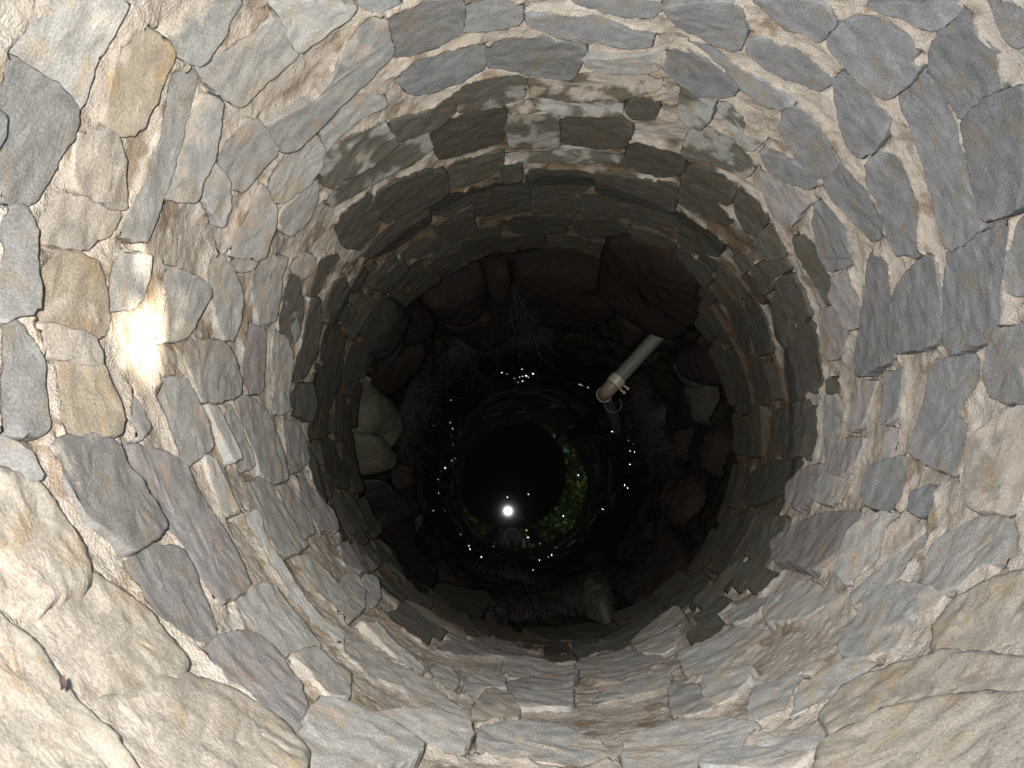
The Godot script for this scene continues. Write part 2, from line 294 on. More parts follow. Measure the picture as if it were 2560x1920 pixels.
	stone("l", [1233, 1743, 1180, 1634, 1159, 1535, 1152, 1384, 1207, 1382, 1237, 1413, 1278, 1457, 1270, 1582, 1275, 1646])
	stone("h", [1272, 1355, 1238, 1373, 1191, 1380, 1158, 1321, 1152, 1236, 1180, 1275, 1208, 1271, 1233, 1251, 1247, 1279, 1277, 1282, 1284, 1314])
	stone("h", [1307, 1247, 1273, 1238, 1222, 1202, 1191, 1183, 1182, 1137, 1198, 1146, 1220, 1167, 1270, 1161, 1305, 1187, 1325, 1222])
	stone("h", [1214, 1120, 1194, 1104, 1162, 1044, 1153, 968, 1194, 935, 1211, 941, 1218, 985, 1240, 1004, 1261, 1009, 1267, 1039, 1263, 1090])
	stone("m", [1390, 1158, 1314, 1169, 1283, 1137, 1273, 1088, 1274, 1025, 1293, 1025, 1311, 1062, 1361, 1039, 1394, 1077, 1405, 1127])
	stone("s", [1321, 986, 1286, 979, 1254, 944, 1228, 898, 1320, 824, 1347, 905, 1346, 948, 1341, 971])
	stone("s", [1493, 1014, 1451, 1035, 1410, 1008, 1378, 977, 1351, 935, 1348, 883, 1333, 812, 1361, 785, 1428, 906, 1502, 941, 1507, 957])
	stone("s", [1508, 927, 1449, 909, 1409, 868, 1363, 778, 1442, 693, 1562, 883, 1535, 935])
	stone("m", [1483, 1127, 1458, 1130, 1411, 1116, 1395, 1053, 1413, 1046, 1447, 1043, 1492, 1067, 1523, 1073])
	stone("h", [1572, 1022, 1528, 1014, 1502, 995, 1510, 961, 1536, 950, 1579, 993, 1590, 1026])
	stone("m", [1646, 1042, 1602, 1016, 1569, 965, 1543, 945, 1580, 926, 1665, 1009])
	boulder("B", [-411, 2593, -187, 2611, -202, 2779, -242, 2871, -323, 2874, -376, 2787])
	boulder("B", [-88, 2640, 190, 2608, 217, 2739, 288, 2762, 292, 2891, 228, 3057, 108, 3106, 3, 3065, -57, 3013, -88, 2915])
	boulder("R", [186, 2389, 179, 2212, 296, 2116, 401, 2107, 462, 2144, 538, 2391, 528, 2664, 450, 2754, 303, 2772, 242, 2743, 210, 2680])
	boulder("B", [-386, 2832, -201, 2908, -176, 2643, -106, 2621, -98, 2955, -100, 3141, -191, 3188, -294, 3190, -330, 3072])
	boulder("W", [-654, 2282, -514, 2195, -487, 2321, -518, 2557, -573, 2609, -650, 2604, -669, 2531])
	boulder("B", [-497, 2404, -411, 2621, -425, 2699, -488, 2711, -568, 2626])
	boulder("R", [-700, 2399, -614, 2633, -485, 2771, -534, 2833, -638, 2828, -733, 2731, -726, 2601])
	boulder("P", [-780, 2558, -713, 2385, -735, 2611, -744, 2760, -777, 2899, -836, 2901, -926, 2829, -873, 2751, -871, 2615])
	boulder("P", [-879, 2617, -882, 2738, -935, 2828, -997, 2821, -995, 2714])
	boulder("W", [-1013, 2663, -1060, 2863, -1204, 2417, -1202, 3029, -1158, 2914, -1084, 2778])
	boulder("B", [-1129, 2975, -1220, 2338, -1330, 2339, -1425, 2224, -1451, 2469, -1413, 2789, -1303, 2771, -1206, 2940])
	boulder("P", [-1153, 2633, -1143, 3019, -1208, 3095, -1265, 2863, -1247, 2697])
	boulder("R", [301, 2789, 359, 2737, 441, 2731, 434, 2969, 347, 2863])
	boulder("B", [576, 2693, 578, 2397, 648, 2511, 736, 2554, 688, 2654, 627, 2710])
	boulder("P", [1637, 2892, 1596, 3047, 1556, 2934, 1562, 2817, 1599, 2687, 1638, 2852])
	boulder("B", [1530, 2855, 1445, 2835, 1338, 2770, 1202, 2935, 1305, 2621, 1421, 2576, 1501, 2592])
	more_stones()
	mortar()
	lower_wall()
	water()
	drain_pipe()
	roots()
	litter()
	shelter()
	tree()
	photographer()
	compact_camera(cam.basis)


const FLASH := 0.60
const SUN_SPOT := Vector3(-0.538, -0.96, 0.009)
const SUN_WAY := Vector3(0.651, 0.734, 0.19)


# ------------------------------------------------------------------ helpers
func noises():
	coarse.seed = 3
	coarse.frequency = 9.0
	coarse.fractal_octaves = 3
	fine.seed = 11
	fine.frequency = 55.0
	fine.fractal_octaves = 3
	patchy.seed = 23
	patchy.frequency = 20.0
	patchy.fractal_octaves = 4
	patchy.fractal_gain = 0.6


func numbered(called: String) -> String:
	names[called] = names.get(called, -1) + 1
	return called if names[called] == 0 else "%s_%03d" % [called, names[called]]


func tag(o: Node3D, label: String, category: String, group := "") -> void:
	o.set_meta("label", label)
	o.set_meta("category", category)
	if group:
		o.set_meta("group", group)


func thing(called: String, label: String, category: String, at: Vector3, group := "") -> Node3D:
	var o := Node3D.new()
	o.name = numbered(called)
	o.position = at
	tag(o, label, category, group)
	add_child(o, true)
	return o


func put(called: String, mesh: Mesh, mat: Material, parent: Node = self) -> MeshInstance3D:
	var o := MeshInstance3D.new()
	o.name = numbered(called) if parent == self else called
	o.mesh = mesh
	o.material_override = mat
	parent.add_child(o, true)
	return o


func plain(c: Color, rough := 0.8, metal := 0.0) -> StandardMaterial3D:
	var m := StandardMaterial3D.new()
	m.albedo_color = c.linear_to_srgb()
	m.roughness = rough
	m.metallic = metal
	return m


func noise_tex(freq: float, octaves: int, low: Color, high: Color, s: int, kind := FastNoiseLite.TYPE_SIMPLEX_SMOOTH, size := 1024) -> NoiseTexture2D:
	var n := FastNoiseLite.new()
	n.noise_type = kind
	n.seed = s
	n.frequency = freq
	n.fractal_octaves = octaves
	n.fractal_gain = 0.65
	var t := NoiseTexture2D.new()
	t.width = size
	t.height = size
	t.seamless = true
	t.noise = n
	var g := Gradient.new()
	g.offsets = PackedFloat32Array([0.0, 0.3, 0.7, 1.0])
	g.colors = PackedColorArray([low, low.lerp(high, 0.35), low.lerp(high, 0.7), high])
	t.color_ramp = g
	return t


func grained(freq: float, low: float, bump_cm: float, scale: float, s: int) -> StandardMaterial3D:
	var m := StandardMaterial3D.new()
	m.vertex_color_use_as_albedo = true
	m.albedo_texture = noise_tex(freq, 5, Color(low, low, low), Color(1, 1, 1), s)
	m.heightmap_enabled = true
	m.heightmap_texture = noise_tex(freq * 0.6, 6, Color.BLACK, Color.WHITE, s + 1)
	m.heightmap_scale = bump_cm
	m.uv1_triplanar = true
	m.uv1_world_triplanar = true
	m.uv1_scale = Vector3.ONE * scale
	m.roughness = 0.9
	m.metallic_specular = 0.3
	return m


func materials():
	stone_mat = grained(0.10, 0.55, 0.10, 2.6, 41)
	mortar_mat = grained(0.11, 0.55, 0.25, 2.9, 61)
	boulder_mat = grained(0.05, 0.5, 0.2, 2.3, 81)
	boulder_mat.roughness = 0.95
	boulder_mat.metallic_specular = 0.15


func solid(v: PackedVector3Array, c: PackedColorArray, idx: PackedInt32Array) -> ArrayMesh:
	var nrm := PackedVector3Array()
	nrm.resize(v.size())
	for k in range(0, idx.size(), 3):
		var a := idx[k]
		var b := idx[k + 1]
		var d := idx[k + 2]
		var n := (v[d] - v[a]).cross(v[b] - v[a])
		nrm[a] += n
		nrm[b] += n
		nrm[d] += n
	for k in nrm.size():
		nrm[k] = nrm[k].normalized() if nrm[k].length_squared() > 0.0 else Vector3.UP
	var arrays := []
	arrays.resize(Mesh.ARRAY_MAX)
	arrays[Mesh.ARRAY_VERTEX] = v
	arrays[Mesh.ARRAY_NORMAL] = nrm
	arrays[Mesh.ARRAY_COLOR] = c
	arrays[Mesh.ARRAY_INDEX] = idx
	var m := ArrayMesh.new()
	m.add_surface_from_arrays(Mesh.PRIMITIVE_TRIANGLES, arrays)
	return m


func radius_at(d: float) -> float:
	var r := 0.55 + 0.02 * clampf((d - 1.82) / 0.08, 0, 1)
	r += 0.03 * clampf((d - 2.42) / 0.06, 0, 1)
	return r - 0.16 * clampf((d - 2.5) / 1.1, 0, 1)


func wall_point(a: float, d: float, proud: float) -> Vector3:
	var r := radius_at(d) - proud
	return Vector3(r * sin(a), -d, -r * cos(a))


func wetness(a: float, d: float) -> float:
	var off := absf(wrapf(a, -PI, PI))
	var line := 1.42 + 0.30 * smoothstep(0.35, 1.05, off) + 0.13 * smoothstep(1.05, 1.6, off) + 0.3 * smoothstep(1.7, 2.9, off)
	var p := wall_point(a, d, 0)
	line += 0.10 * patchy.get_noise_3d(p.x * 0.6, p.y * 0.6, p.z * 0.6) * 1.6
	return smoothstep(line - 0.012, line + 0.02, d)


# lowest courses: wet and coated, with flash falloff painted into the colour as well
func wet_and_falloff(a: float, d: float) -> float:
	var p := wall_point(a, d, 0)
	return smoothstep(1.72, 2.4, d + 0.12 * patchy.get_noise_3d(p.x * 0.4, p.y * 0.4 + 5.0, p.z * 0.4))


func chaikin(p: PackedVector2Array, k: float) -> PackedVector2Array:
	var q := PackedVector2Array()
	for i in p.size():
		var a := p[i]
		var b := p[(i + 1) % p.size()]
		q.append(a.lerp(b, k))
		q.append(b.lerp(a, k))
	return q


func resample(p: PackedVector2Array, n: int) -> PackedVector2Array:
	var total := 0.0
	for i in p.size():
		total += p[i].distance_to(p[(i + 1) % p.size()])
	var q := PackedVector2Array()
	var at := 0
	var left := 0.0
	var step := total / n
	var here := p[0]
	q.append(here)
	var need := step
	while q.size() < n and at < p.size() * 2:
		var nxt := p[(at + 1) % p.size()]
		var dist := here.distance_to(nxt)
		if dist < need:
			need -= dist
			here = nxt
			at += 1
		else:
			here = here.move_toward(nxt, need)
			q.append(here)
			need = step
	return q


# colours, linear
var SAND := Color(0.44, 0.39, 0.33)
var PALE := Color(0.56, 0.535, 0.49)
var LOOKS := {
	"g": [Color(0.19, 0.196, 0.199), 0.16], "h": [Color(0.34, 0.335, 0.315), 0.42], "l": [Color(0.27, 0.255, 0.25), 0.15], "m": [Color(0.285, 0.285, 0.272), 0.6], "d": [Color(0.28, 0.26, 0.225), 0.95],
	"t": [Color(0.30, 0.26, 0.20), 0.55], "b": [Color(0.19, 0.187, 0.18), 0.28], "s": [Color(0.33, 0.30, 0.25), 0.75], "w": [Color(0.21, 0.21, 0.20), 0.2], "x": [Color(0.26, 0.265, 0.25), 0.25],
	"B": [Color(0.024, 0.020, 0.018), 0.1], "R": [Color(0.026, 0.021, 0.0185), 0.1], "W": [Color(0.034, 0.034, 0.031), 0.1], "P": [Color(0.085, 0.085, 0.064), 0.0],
}


func stone(kind: String, list: Array) -> void:
	var p := PackedVector2Array()
	for i in range(0, list.size(), 2):
		p.append(Vector2(deg_to_rad(list[i] * 0.1) * 0.55, list[i + 1] * 0.001))
	p = grown(p, Vector2(0.017, 0.016) if kind == "s" else Vector2(0.0065, -0.0015))
	mark(p, kind == "s")
	stone_count += 1
	if kind == "s":
		build_stone("stone", kind, p, 0.010 + rng.randf() * 0.006, 0.022, 0.0038, stone_mat)
	else:
		build_stone("stone", kind, p, 0.010 + rng.randf() * 0.012, 0.005, 0.0028, stone_mat)


func boulder(kind: String, list: Array) -> void:
	var p := PackedVector2Array()
	for i in range(0, list.size(), 2):
		p.append(Vector2(deg_to_rad(list[i] * 0.1) * 0.55, list[i + 1] * 0.001))
	p = grown(p, Vector2(0.012, 0.012))
	build_stone("boulder", kind, p, 0.036 + 0.004 * rng.randf(), 0.022, 0.009, boulder_mat)


func grown(poly: PackedVector2Array, grow: Vector2) -> PackedVector2Array:
	var sign := 1.0 if turning(poly) > 0 else -1.0
	var wide := PackedVector2Array()
	for i in poly.size():
		var e0 := (poly[i] - poly[(i + poly.size() - 1) % poly.size()]).normalized()
		var e1 := (poly[(i + 1) % poly.size()] - poly[i]).normalized()
		var out := Vector2(e0.y + e1.y, -e0.x - e1.x).normalized() * sign
		wide.append(poly[i] + out * grow)
	return wide


func build_stone(called: String, kind: String, poly: PackedVector2Array, proud: float, bevel: float, rough: float, mat: Material) -> void:
	var big := called == "boulder"
	var p := chaikin(chaikin(poly, 0.16), 0.25) if big else chaikin(poly, 0.13)
	var perimeter := 0.0
	for i in p.size():
		perimeter += p[i].distance_to(p[(i + 1) % p.size()])
	var n := clampi(int(perimeter / (0.02 if big else 0.006)), 24, 110)
	p = resample(p, n)
	n = p.size()
	var mid := Vector2.ZERO
	for q in p:
		mid += q / n
	var xx := 0.0
	var xy := 0.0
	var yy := 0.0
	for q in p:
		var e := q - mid
		xx += e.x * e.x
		xy += e.x * e.y
		yy += e.y * e.y
	var axis := Vector2.from_angle(0.5 * atan2(2 * xy, xx - yy))
	var along := 0.0
	var across := 0.0
	var top := 99.0
	var low := -99.0
	for q in p:
		along = maxf(along, absf((q - mid).dot(axis)))
		across = maxf(across, absf((q - mid).dot(axis.orthogonal())))
		top = minf(top, q.y)
		low = maxf(low, q.y)
	var spine := maxf(0.0, along - across) * 0.85
	var inner := PackedVector2Array()
	var first := 0
	for i in n:
		if (p[i] - mid).dot(axis) > (p[first] - mid).dot(axis):
			first = i
	p = p.slice(first) + p.slice(0, first)
	for q in p:
		inner.append(mid + axis * clampf((q - mid).dot(axis) * 0.8, -spine - across * 0.2, spine + across * 0.2) + axis.orthogonal() * (q - mid).dot(axis.orthogonal()) * 0.14)
	var seed_at := Vector3(rng.randf() * 50, rng.randf() * 50, rng.randf() * 50)
	var tone := 0.86 + 0.28 * rng.randf()
	var warm := rng.randf_range(-0.012, 0.012)
	var clevage := rng.randf()
	var lean := rng.randf_range(0.007, 0.017)
	var turn := rng.randf_range(-0.006, 0.006)
	var base: Color = LOOKS[kind][0]
	base = Color(base.r * (tone + warm), base.g * tone, base.b * (tone - warm))
	var dust: float = LOOKS[kind][1]
	var fades := [-1.0, 0.0]
	for b in [0.12, 0.35, 0.7, 1.0]:
		fades.append(b * bevel)
	var rest := maxf(across - bevel, 0.004)
	var more := clampi(int(rest / (0.02 if big else 0.007)), 2, 16)
	for i in more:
		fades.append(bevel + rest * (i + 1.0) / more)
	var verts := PackedVector3Array()
	var tints := PackedColorArray()
	var idx := PackedInt32Array()
	for k in fades.size():
		for i in n:
			var f: float = fades[k]
			var t := clampf(f / maxf(across, 0.001), 0.0, 1.0)
			var q := p[i].lerp(inner[i], t)
			var w3 := Vector3(q.x, q.y, 0) + seed_at
			if k < 5:
				var wob := fine.get_noise_3d(w3.x * 1.3, w3.y * 1.3, 3.0) * 0.0045 + coarse.get_noise_3d(w3.x * 2, w3.y * 2, 9.0) * 0.004
				q += (p[i] - mid).normalized() * wob
			var v := (q.y - top) / maxf(low - top, 0.01)
			var z := proud + lean * (v - 0.55) * 1.6 + turn * (q.x - mid.x) / maxf(along, 0.02)
			z += coarse.get_noise_3d(w3.x * 2.0, w3.y * 3.4, w3.z) * rough * 0.9 + fine.get_noise_3d(w3.x * 0.5, w3.y * 1.6, w3.z) * rough * 0.2
			if not big:
				# cleft faces: shallow steps along the bedding
				var bed := q.y * 55.0 + coarse.get_noise_3d(w3.x * 1.2, w3.y * 0.8, 17.0) * 2.2
				z += (smoothstep(0.35, 0.65, bed - floorf(bed)) - (bed - floorf(bed))) * 0.0011 * clevage
			if big:
				z += (0.05 if absf(wrapf(mid.x / 0.55, -PI, PI)) < 2.0 else 0.012) * sqrt(maxf(0, 1 - (1 - t) * (1 - t))) - 0.02
			if f < bevel:
				var e := 1.0 - maxf(f, 0.0) / bevel
				z -= bevel * (1.0 - sqrt(maxf(0.0, 1.0 - e * e)))
			if k == 0:
				z = -0.045
			var a := q.x / 0.55
			var c := base
			var nz := patchy.get_noise_3d(w3.x, w3.y, w3.z)
			c = c * (1.0 + 0.2 * coarse.get_noise_3d(w3.x * 1.5, w3.y * 4, w3.z + 5.0) + 0.3 * fine.get_noise_3d(w3.x * 0.8, w3.y * 1.5, w3.z + 8.0))
			c = c.lerp(Color(base.r * 1.15, base.g * 0.9, base.b * 0.62), 0.5 * smoothstep(0.1, 0.4, patchy.get_noise_3d(w3.x * 0.7, w3.y * 0.9, w3.z + 3.0)))
			# dust and mortar smears, thicker towards the upper bed
			var cover := smoothstep(-0.08, 0.08, nz * 0.6 + (dust - 0.5) * 0.75 + 0.5 * (0.3 - v) - 0.14)
			if not big:
				c = c.lerp(SAND * (0.92 + 0.25 * coarse.get_noise_2d(w3.x * 2, w3.y * 2)), cover * 0.8)
				var bloom := smoothstep(0.12, 0.42, coarse.get_noise_3d(w3.x * 1.4, w3.y * 1.4, 31.0)) * smoothstep(0.03, 0.0, f) * 0.3
				c = c.lerp(Color(0.38, 0.39, 0.40), bloom)
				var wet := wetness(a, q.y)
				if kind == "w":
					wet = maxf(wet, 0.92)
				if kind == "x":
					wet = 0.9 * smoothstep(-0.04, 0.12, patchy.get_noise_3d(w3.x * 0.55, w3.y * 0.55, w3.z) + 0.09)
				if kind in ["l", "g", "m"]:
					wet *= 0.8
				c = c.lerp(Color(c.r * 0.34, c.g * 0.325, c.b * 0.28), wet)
				c = c.lerp(Color(c.r * 0.55, c.g * 0.53, c.b * 0.5), wet_and_falloff(a, q.y))  # deep stones darkened for wet and for fading flash light
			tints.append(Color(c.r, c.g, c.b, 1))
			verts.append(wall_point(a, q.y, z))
	var last := fades.size() - 1
	for k in last:
		for i in n:
			var j := (i + 1) % n
			var a0 := k * n + i
			var a1 := k * n + j
			var b0 := a0 + n
			var b1 := a1 + n
			for x in [a0, a1, b0, a1, b1, b0]:
				idx.append(x)
	for i in n / 2:
		var e := (n - i) % n
		var g := n - i - 1
		for x in [i, i + 1, e, i + 1, g, e]:
			idx.append(last * n + x)
	if not big and stone_count > 300:
		for x in idx:
			joined_idx.append(x + joined_verts.size())
		joined_verts.append_array(verts)
		joined_tints.append_array(tints)
		return
	put(called, solid(verts, tints, idx), mat, well)


func turning(p: PackedVector2Array) -> float:
	var s := 0.0
	for i in p.size():
		s += p[i].cross(p[(i + 1) % p.size()])
	return s


# notes a stone's outline on the wall, so that the mortar can lap on its top and shrink from its underside
func mark(poly: PackedVector2Array, filled := false) -> void:
	var p := chaikin(poly, 0.24)
	var lo := p[0]
	var hi := p[0]
	for q in p:
		lo = lo.min(q)
		hi = hi.max(q)
	var per := TAU * 0.55 / CELLS_A
	for i in range(floori((lo.x - 0.02) / per), ceili((hi.x + 0.02) / per)):
		for j in range(maxi(0, floori((lo.y - 0.02 - TOP_D) / CELL_D)), mini(ROWS, ceili((hi.y + 0.02 - TOP_D) / CELL_D))):
			var at := Vector2(i * per, TOP_D + j * CELL_D)
			var best := 1.0
			var side := 0.0
			var inside := false
			for e in p.size():
				var a := p[e]
				var b := p[(e + 1) % p.size()]
				var ab := b - a
				var c := a + ab * clampf((at - a).dot(ab) / maxf(ab.length_squared(), 1e-9), 0, 1)
				var dist := at.distance_to(c)
				if dist < best:
					best = dist
					side = (at.y - c.y) / maxf(dist, 1e-6)
				if (a.y > at.y) != (b.y > at.y) and at.x < (b.x - a.x) * (at.y - a.y) / (b.y - a.y) + a.x:
					inside = not inside
			var cell := j * CELLS_A + posmod(i, CELLS_A)
			var sd := -best if inside else best
			if sd < near_edge[cell]:
				near_edge[cell] = sd
				edge_side[cell] = 2.0 if filled else -side if inside else side


func seen_in_frame(p: Vector3) -> bool:
	var e := (p - EYE) * Basis(Vector3.RIGHT, deg_to_rad(-90.0 + TILT))
	if e.z >= -0.05:
		return false
	var x := e.x / -e.z / 0.6184
	var y := e.y / -e.z / 0.4638
	return absf(x) < 1.03 and absf(y) < 1.04


# courses low in the shaft, and courses nearer than the frame's edge
func more_stones() -> void:
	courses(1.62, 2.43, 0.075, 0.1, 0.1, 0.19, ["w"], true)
	courses(0.135, 1.1, 0.085, 0.12, 0.13, 0.24, ["m", "d", "g", "b", "m"], false)
	if joined_idx.size():
		var o := put("stone_courses", solid(joined_verts, joined_tints, joined_idx), stone_mat, well)
		o.set_meta("kind", "stuff")


func courses(from: float, to: float, low: float, high: float, short: float, long: float, kinds: Array, in_frame: bool) -> void:
	var per := TAU * 0.55 / CELLS_A
	var d := from
	while d < to - low:
		var h := minf(rng.randf_range(low, high), to - d)
		var a := rng.randf() * 0.1
		while a < TAU * 0.55 - short * 0.5:
			var w := rng.randf_range(short, long)
			var placed := false
			while w > 0.05 and not placed:
				var free := true
				for i in 9:
					for j in 5:
						var x := a + w * i / 8.0
						var y := d + h * (0.06 + 0.88 * j / 4.0)
						var cell := clampi(int((y - TOP_D) / CELL_D), 0, ROWS - 1) * CELLS_A + posmod(int(x / per), CELLS_A)
						if near_edge[cell] < 0.002 or not in_frame and seen_in_frame(wall_point(x / 0.55, y, 0.0)):
							free = false
				if free:
					placed = true
				else:
					w *= 0.75
			if placed:
				var g := 0.005
				var list := []
				for q in [Vector2(0, 0), Vector2(0.5, 0.02), Vector2(1, 0), Vector2(1, 1), Vector2(0.5, 1.0), Vector2(0, 1)]:
					list.append(rad_to_deg((a + g + (w - 2 * g) * q.x + rng.randf_range(-0.005, 0.005)) / 0.55) * 10.0)
					list.append((d + g + (h - 2 * g) * q.y + rng.randf_range(-0.005, 0.005)) * 1000.0)
				stone(kinds[rng.randi() % kinds.size()], list)
				a += w
			else:
				a += 0.02
		d += h


func mortar() -> void:
	var verts := PackedVector3Array()
	var tints := PackedColorArray()
	var idx := PackedInt32Array()
	for j in ROWS:
		var d := TOP_D + j * CELL_D
		for i in CELLS_A:
			var a := TAU * i / CELLS_A
			var cell := j * CELLS_A + i
			var p := wall_point(a, d, 0)
			var bump := coarse.get_noise_3dv(p)
			var grit := fine.get_noise_3dv(p)
			var sd := near_edge[cell]
			var side := edge_side[cell]
			var z := 0.003 + bump * 0.005 + grit * 0.0022
			if side == 2.0:
				z -= smoothstep(0.03, 0.05, -sd) * 0.03
			elif sd > 0.0:
				if side > 0.2:
					z -= 0.017 * side * (1.0 - smoothstep(0.0, 0.013, sd))
				elif side < -0.2:
					z += 0.004 * (1.0 - smoothstep(0.0, 0.02, sd))
				else:
					z -= 0.005 * (1.0 - smoothstep(0.0, 0.008, sd)) * (0.4 + patchy.get_noise_3dv(p * 0.7) * 2.0)
			elif side < -0.3:
				z += 0.006 + 0.004 * patchy.get_noise_3dv(p * 0.8) - smoothstep(0.004, 0.034 + 0.03 * coarse.get_noise_3dv(p * 1.7 + Vector3.ONE), -sd) * 0.03
			else:
				z -= smoothstep(-0.002, 0.010, -sd) * 0.025
			var q := wall_point(a, d, z)
			var c := SAND * (1.0 + 0.18 * bump)
			var pn := patchy.get_noise_3dv(p * 0.5 + Vector3(4, 0, 0))
			c = c.lerp(PALE, smoothstep(0.12, 0.3, pn) * 0.45)
			c = c.lerp(Color(0.20, 0.135, 0.075), smoothstep(0.20, 0.34, patchy.get_noise_3dv(p * 0.45 - Vector3(0, 7, 0))) * 0.6)
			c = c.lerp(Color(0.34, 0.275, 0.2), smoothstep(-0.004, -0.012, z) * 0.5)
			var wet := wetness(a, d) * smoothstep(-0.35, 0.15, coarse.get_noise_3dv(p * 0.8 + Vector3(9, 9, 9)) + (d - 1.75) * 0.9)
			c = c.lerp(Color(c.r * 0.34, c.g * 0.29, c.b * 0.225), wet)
			c = c.lerp(Color(c.r * 0.55, c.g * 0.5, c.b * 0.45), wet_and_falloff(a, d))  # same depth darkening on the mortar, fading flash included
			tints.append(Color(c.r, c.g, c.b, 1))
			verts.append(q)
	for j in ROWS - 1:
		for i in CELLS_A:
			var a0 := j * CELLS_A + i
			var a1 := j * CELLS_A + (i + 1) % CELLS_A
			var b0 := a0 + CELLS_A
			var b1 := a1 + CELLS_A
			idx.append(a0)
			idx.append(a1)
			idx.append(b0)
			idx.append(a1)
			idx.append(b1)
			idx.append(b0)
	put("mortar", solid(verts, tints, idx), mortar_mat, well)


# rough earth behind the boulders, down to the water
func lower_wall() -> void:
	var st := SurfaceTool.new()
	st.begin(Mesh.PRIMITIVE_TRIANGLES)
	var n := 260
	var rows := 90
	for j in rows + 1:
		var d := 2.48 + 1.3 * j / rows
		for i in n:
			var a := TAU * i / n
			var p := wall_point(a, d, 0)
			var z := -0.055 + coarse.get_noise_3dv(p * 0.6) * 0.05 + fine.get_noise_3dv(p * 0.5) * 0.02
			if j == 0:
				z = -0.05
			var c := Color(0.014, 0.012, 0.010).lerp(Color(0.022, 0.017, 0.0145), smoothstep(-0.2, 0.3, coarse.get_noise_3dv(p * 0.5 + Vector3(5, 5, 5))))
			st.set_color(Color(c.r, c.g, c.b, 1))
			st.add_vertex(wall_point(a, d, z))
	for j in rows:
		for i in n:
			var a0 := j * n + i
			var a1 := j * n + (i + 1) % n
			for x in [a0, a1, a0 + n, a1, a1 + n, a0 + n]:
				st.add_index(x)
	st.generate_normals()
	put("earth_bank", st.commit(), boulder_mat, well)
	for k in 26:
		var a := rng.randf() * TAU
		var d := rng.randf_range(2.7, 3.3)
		var w := rng.randf_range(0.05, 0.13)
		var h := w * rng.randf_range(0.7, 1.5)
		var list := []
		for i in 8:
			var t := TAU * i / 8
			list.append(rad_to_deg((a * 0.55 + w * cos(t) * rng.randf_range(0.8, 1.1)) / 0.55) * 10)
			list.append((d + h * sin(t) * rng.randf_range(0.8, 1.1)) * 1000)
		var p := PackedVector2Array()
		for i in range(0, list.size(), 2):
			p.append(Vector2(deg_to_rad(list[i] * 0.1) * 0.55, list[i + 1] * 0.001))
		build_stone("boulder", ["B", "B", "W", "R"][rng.randi() % 4], p, -0.02, 0.03, 0.02, boulder_mat)


func water() -> void:
	var m := plain(Color(0.003, 0.003, 0.0028), 0.022)
	m.metallic_specular = 0.37
	var st := SurfaceTool.new()
	st.begin(Mesh.PRIMITIVE_TRIANGLES)
	var n := 96
	st.add_vertex(Vector3(0, 0, 0))
	for k in range(1, 13):
		for i in n:
			var a := TAU * i / n
			var r := 0.6 * k / 12.0
			var y := 0.0
			st.add_vertex(Vector3(r * sin(a), y, -r * cos(a)))
	for i in n:
		for x in [0, 1 + i, 1 + (i + 1) % n]:
			st.add_index(x)
	for k in range(0, 11):
		for i in n:
			var a0 := 1 + k * n + i
			var a1 := 1 + k * n + (i + 1) % n
			for x in [a0, a0 + n, a1, a1, a0 + n, a1 + n]:
				st.add_index(x)
	st.generate_normals()
	var o := put("water", st.commit(), m)
	o.position.y = WATER
	o.set_meta("kind", "structure")
	tag(o, "black still water at the bottom of the well", "water")
	o.remove_meta("category")
	# low bubbles and ripples that catch the flash
	var cap := SurfaceTool.new()
	cap.begin(Mesh.PRIMITIVE_TRIANGLES)
	var curve := 0.07
	for k in 7:
		for i in 20:
			var t := 0.19 * k / 6.0
			cap.set_normal(Vector3(sin(t) * cos(TAU * i / 20), cos(t), sin(t) * sin(TAU * i / 20)))
			cap.add_vertex(Vector3(curve * sin(t) * cos(TAU * i / 20), curve * (cos(t) - cos(0.19)) - 0.00005, curve * sin(t) * sin(TAU * i / 20)))
	for k in 6:
		for i in 20:
			var a0 := k * 20 + i
			var a1 := k * 20 + (i + 1) % 20
			for x in [a0, a0 + 20, a1, a1, a0 + 20, a1 + 20]:
				cap.add_index(x)
	var rm := plain(Color(0.004, 0.004, 0.0035), 0.1)
	rm.metallic_specular = 1.0
	var mm := MultiMesh.new()
	mm.transform_format = MultiMesh.TRANSFORM_3D
	mm.mesh = cap.commit()
	var spots := ripple_spots()
	mm.instance_count = spots.size()
	for i in spots.size():
		var s := 0.24 + 0.66 * pow(rng.randf(), 2.5)
		mm.set_instance_transform(i, Transform3D(Basis.from_scale(Vector3(s, s, s)), Vector3(spots[i].x, 0.0, spots[i].y)))
	var mi := MultiMeshInstance3D.new()
	mi.name = "ripple"
	mi.multimesh = mm
	mi.material_override = rm
	mi.set_meta("kind", "stuff")
	o.add_child(mi)


